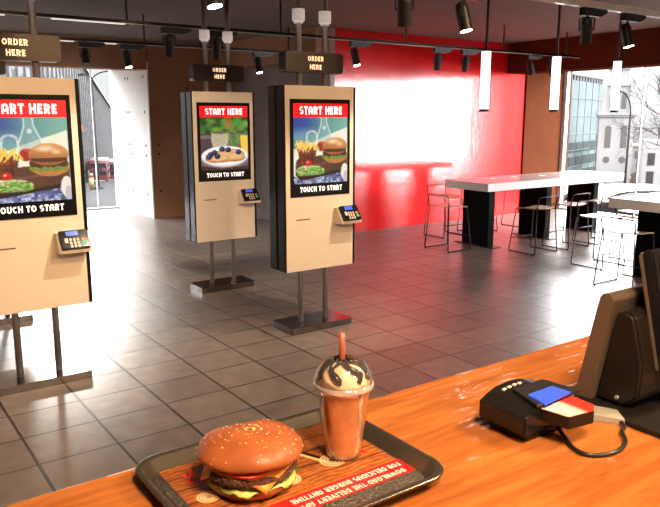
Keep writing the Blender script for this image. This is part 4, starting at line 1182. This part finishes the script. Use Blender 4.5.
ad = nt.nodes.new('ShaderNodeMath'); ad.operation = 'ADD'; ad.inputs[1].default_value = 1.0; nt.links.new(g1, ad.inputs[0])
sk = nt.nodes.new('ShaderNodeVectorMath'); sk.operation = 'SCALE'; nt.links.new(rp.outputs['Color'], sk.inputs[0]); nt.links.new(ad.outputs[0], sk.inputs['Scale'])
# glow band added low in the sky, shaped for the red wall's reflection
def rng(sock, a, b):
    r = nt.nodes.new('ShaderNodeMapRange'); r.interpolation_type = 'SMOOTHSTEP'; r.inputs['From Min'].default_value = a; r.inputs['From Max'].default_value = b
    nt.links.new(sock, r.inputs['Value']); return r.outputs['Result']
def mth(op, a, b):
    n = nt.nodes.new('ShaderNodeMath'); n.operation = op
    for k, v in enumerate((a, b)):
        if isinstance(v, (int, float)): n.inputs[k].default_value = v
        else: nt.links.new(v, n.inputs[k])
    return n.outputs[0]
yaw = mth('ARCTAN2', sx.outputs['X'], sx.outputs['Y']); D2 = math.radians
gl = mth('MULTIPLY', mth('MULTIPLY', rng(yaw, D2(134.0), D2(135.2)), rng(yaw, D2(172), D2(160))), mth('MULTIPLY', rng(sx.outputs['Z'], -.10, -.045), rng(sx.outputs['Z'], .26, .16)))
gv = nt.nodes.new('ShaderNodeCombineXYZ'); gm = mth('MULTIPLY', gl, 4.6)
for k, c_ in enumerate((1.0, .99, .98)): nt.links.new(mth('MULTIPLY', gm, c_), gv.inputs[k])
sk2 = nt.nodes.new('ShaderNodeVectorMath'); sk2.operation = 'ADD'; nt.links.new(sk.outputs['Vector'], sk2.inputs[0]); nt.links.new(gv.outputs[0], sk2.inputs[1])
nt.links.new(sk2.outputs['Vector'], bg.inputs['Color'])

lamp('low_sun', 'SUN', (2, 20, 8), 1.5, (1, .93, .84), (-math.sin(math.radians(13)), -math.cos(math.radians(11)), -math.tan(math.radians(16)))).data.angle = math.radians(5)
# daylight portals in the two window openings
for loc, rot, sxx, syy in (((1.4, 12.9, 1.25), (PI / 2, 0, PI), 5.8, 2.45), ((10.95, 3.5, 1.25), (PI / 2, 0, PI / 2), 9.0, 2.45)):
    l = bpy.data.lights.new('window_portal', 'AREA'); l.shape = 'RECTANGLE'; l.size = sxx; l.size_y = syy; l.cycles.is_portal = True
    o = bpy.data.objects.new('window_portal', l); C.objects.link(o); o.location = loc; o.rotation_euler = rot
# unseen warm fill lights added at the ceiling over the counter and behind the camera
for x, y, p in ((.4, -.2, 108), (2.4, .1, 120), (1.2, -1.8, 60)):
    lamp('warm_fill_light', 'AREA', (x, y, CZ - .03), p, (1, .70, .42), (0, 0, -1), .5)
# unseen warm fill spots added between counter and kiosks, turned towards the kiosks
for x, y, tx, ty, p in ((1.9, 1.7, 1.0, 4.4, 160), (3.9, 1.9, 3.05, 4.4, 160), (-.2, 1.8, .9, 4.4, 125)):
    if p: lamp('kiosk_fill_beam', 'SPOT', (x, y, CZ - .05), p, (1, .64, .35), Vector((tx, ty, 1.1)) - Vector((x, y, CZ)), .09, 68, .8)

# ------------------------------------------------------------------ camera and view
cam = bpy.data.cameras.new('camera'); cam.sensor_width = 36; cam.lens = 36 * 704.2 / 660; cam.clip_start = .02; cam.clip_end = 500
co = bpy.data.objects.new('camera', cam); C.objects.link(co)
co.location = (0, 0, 1.65); co.rotation_euler = (PI / 2 - .1922, 0, -.6163)
sc = bpy.context.scene; sc.camera = co
sc.view_settings.view_transform = 'Standard'; sc.view_settings.look = 'None'; sc.view_settings.exposure = 0
sc.cycles.use_denoising = True; sc.cycles.sample_clamp_indirect = 5.0
sc.cycles.max_bounces = 8; sc.cycles.transparent_max_bounces = 24
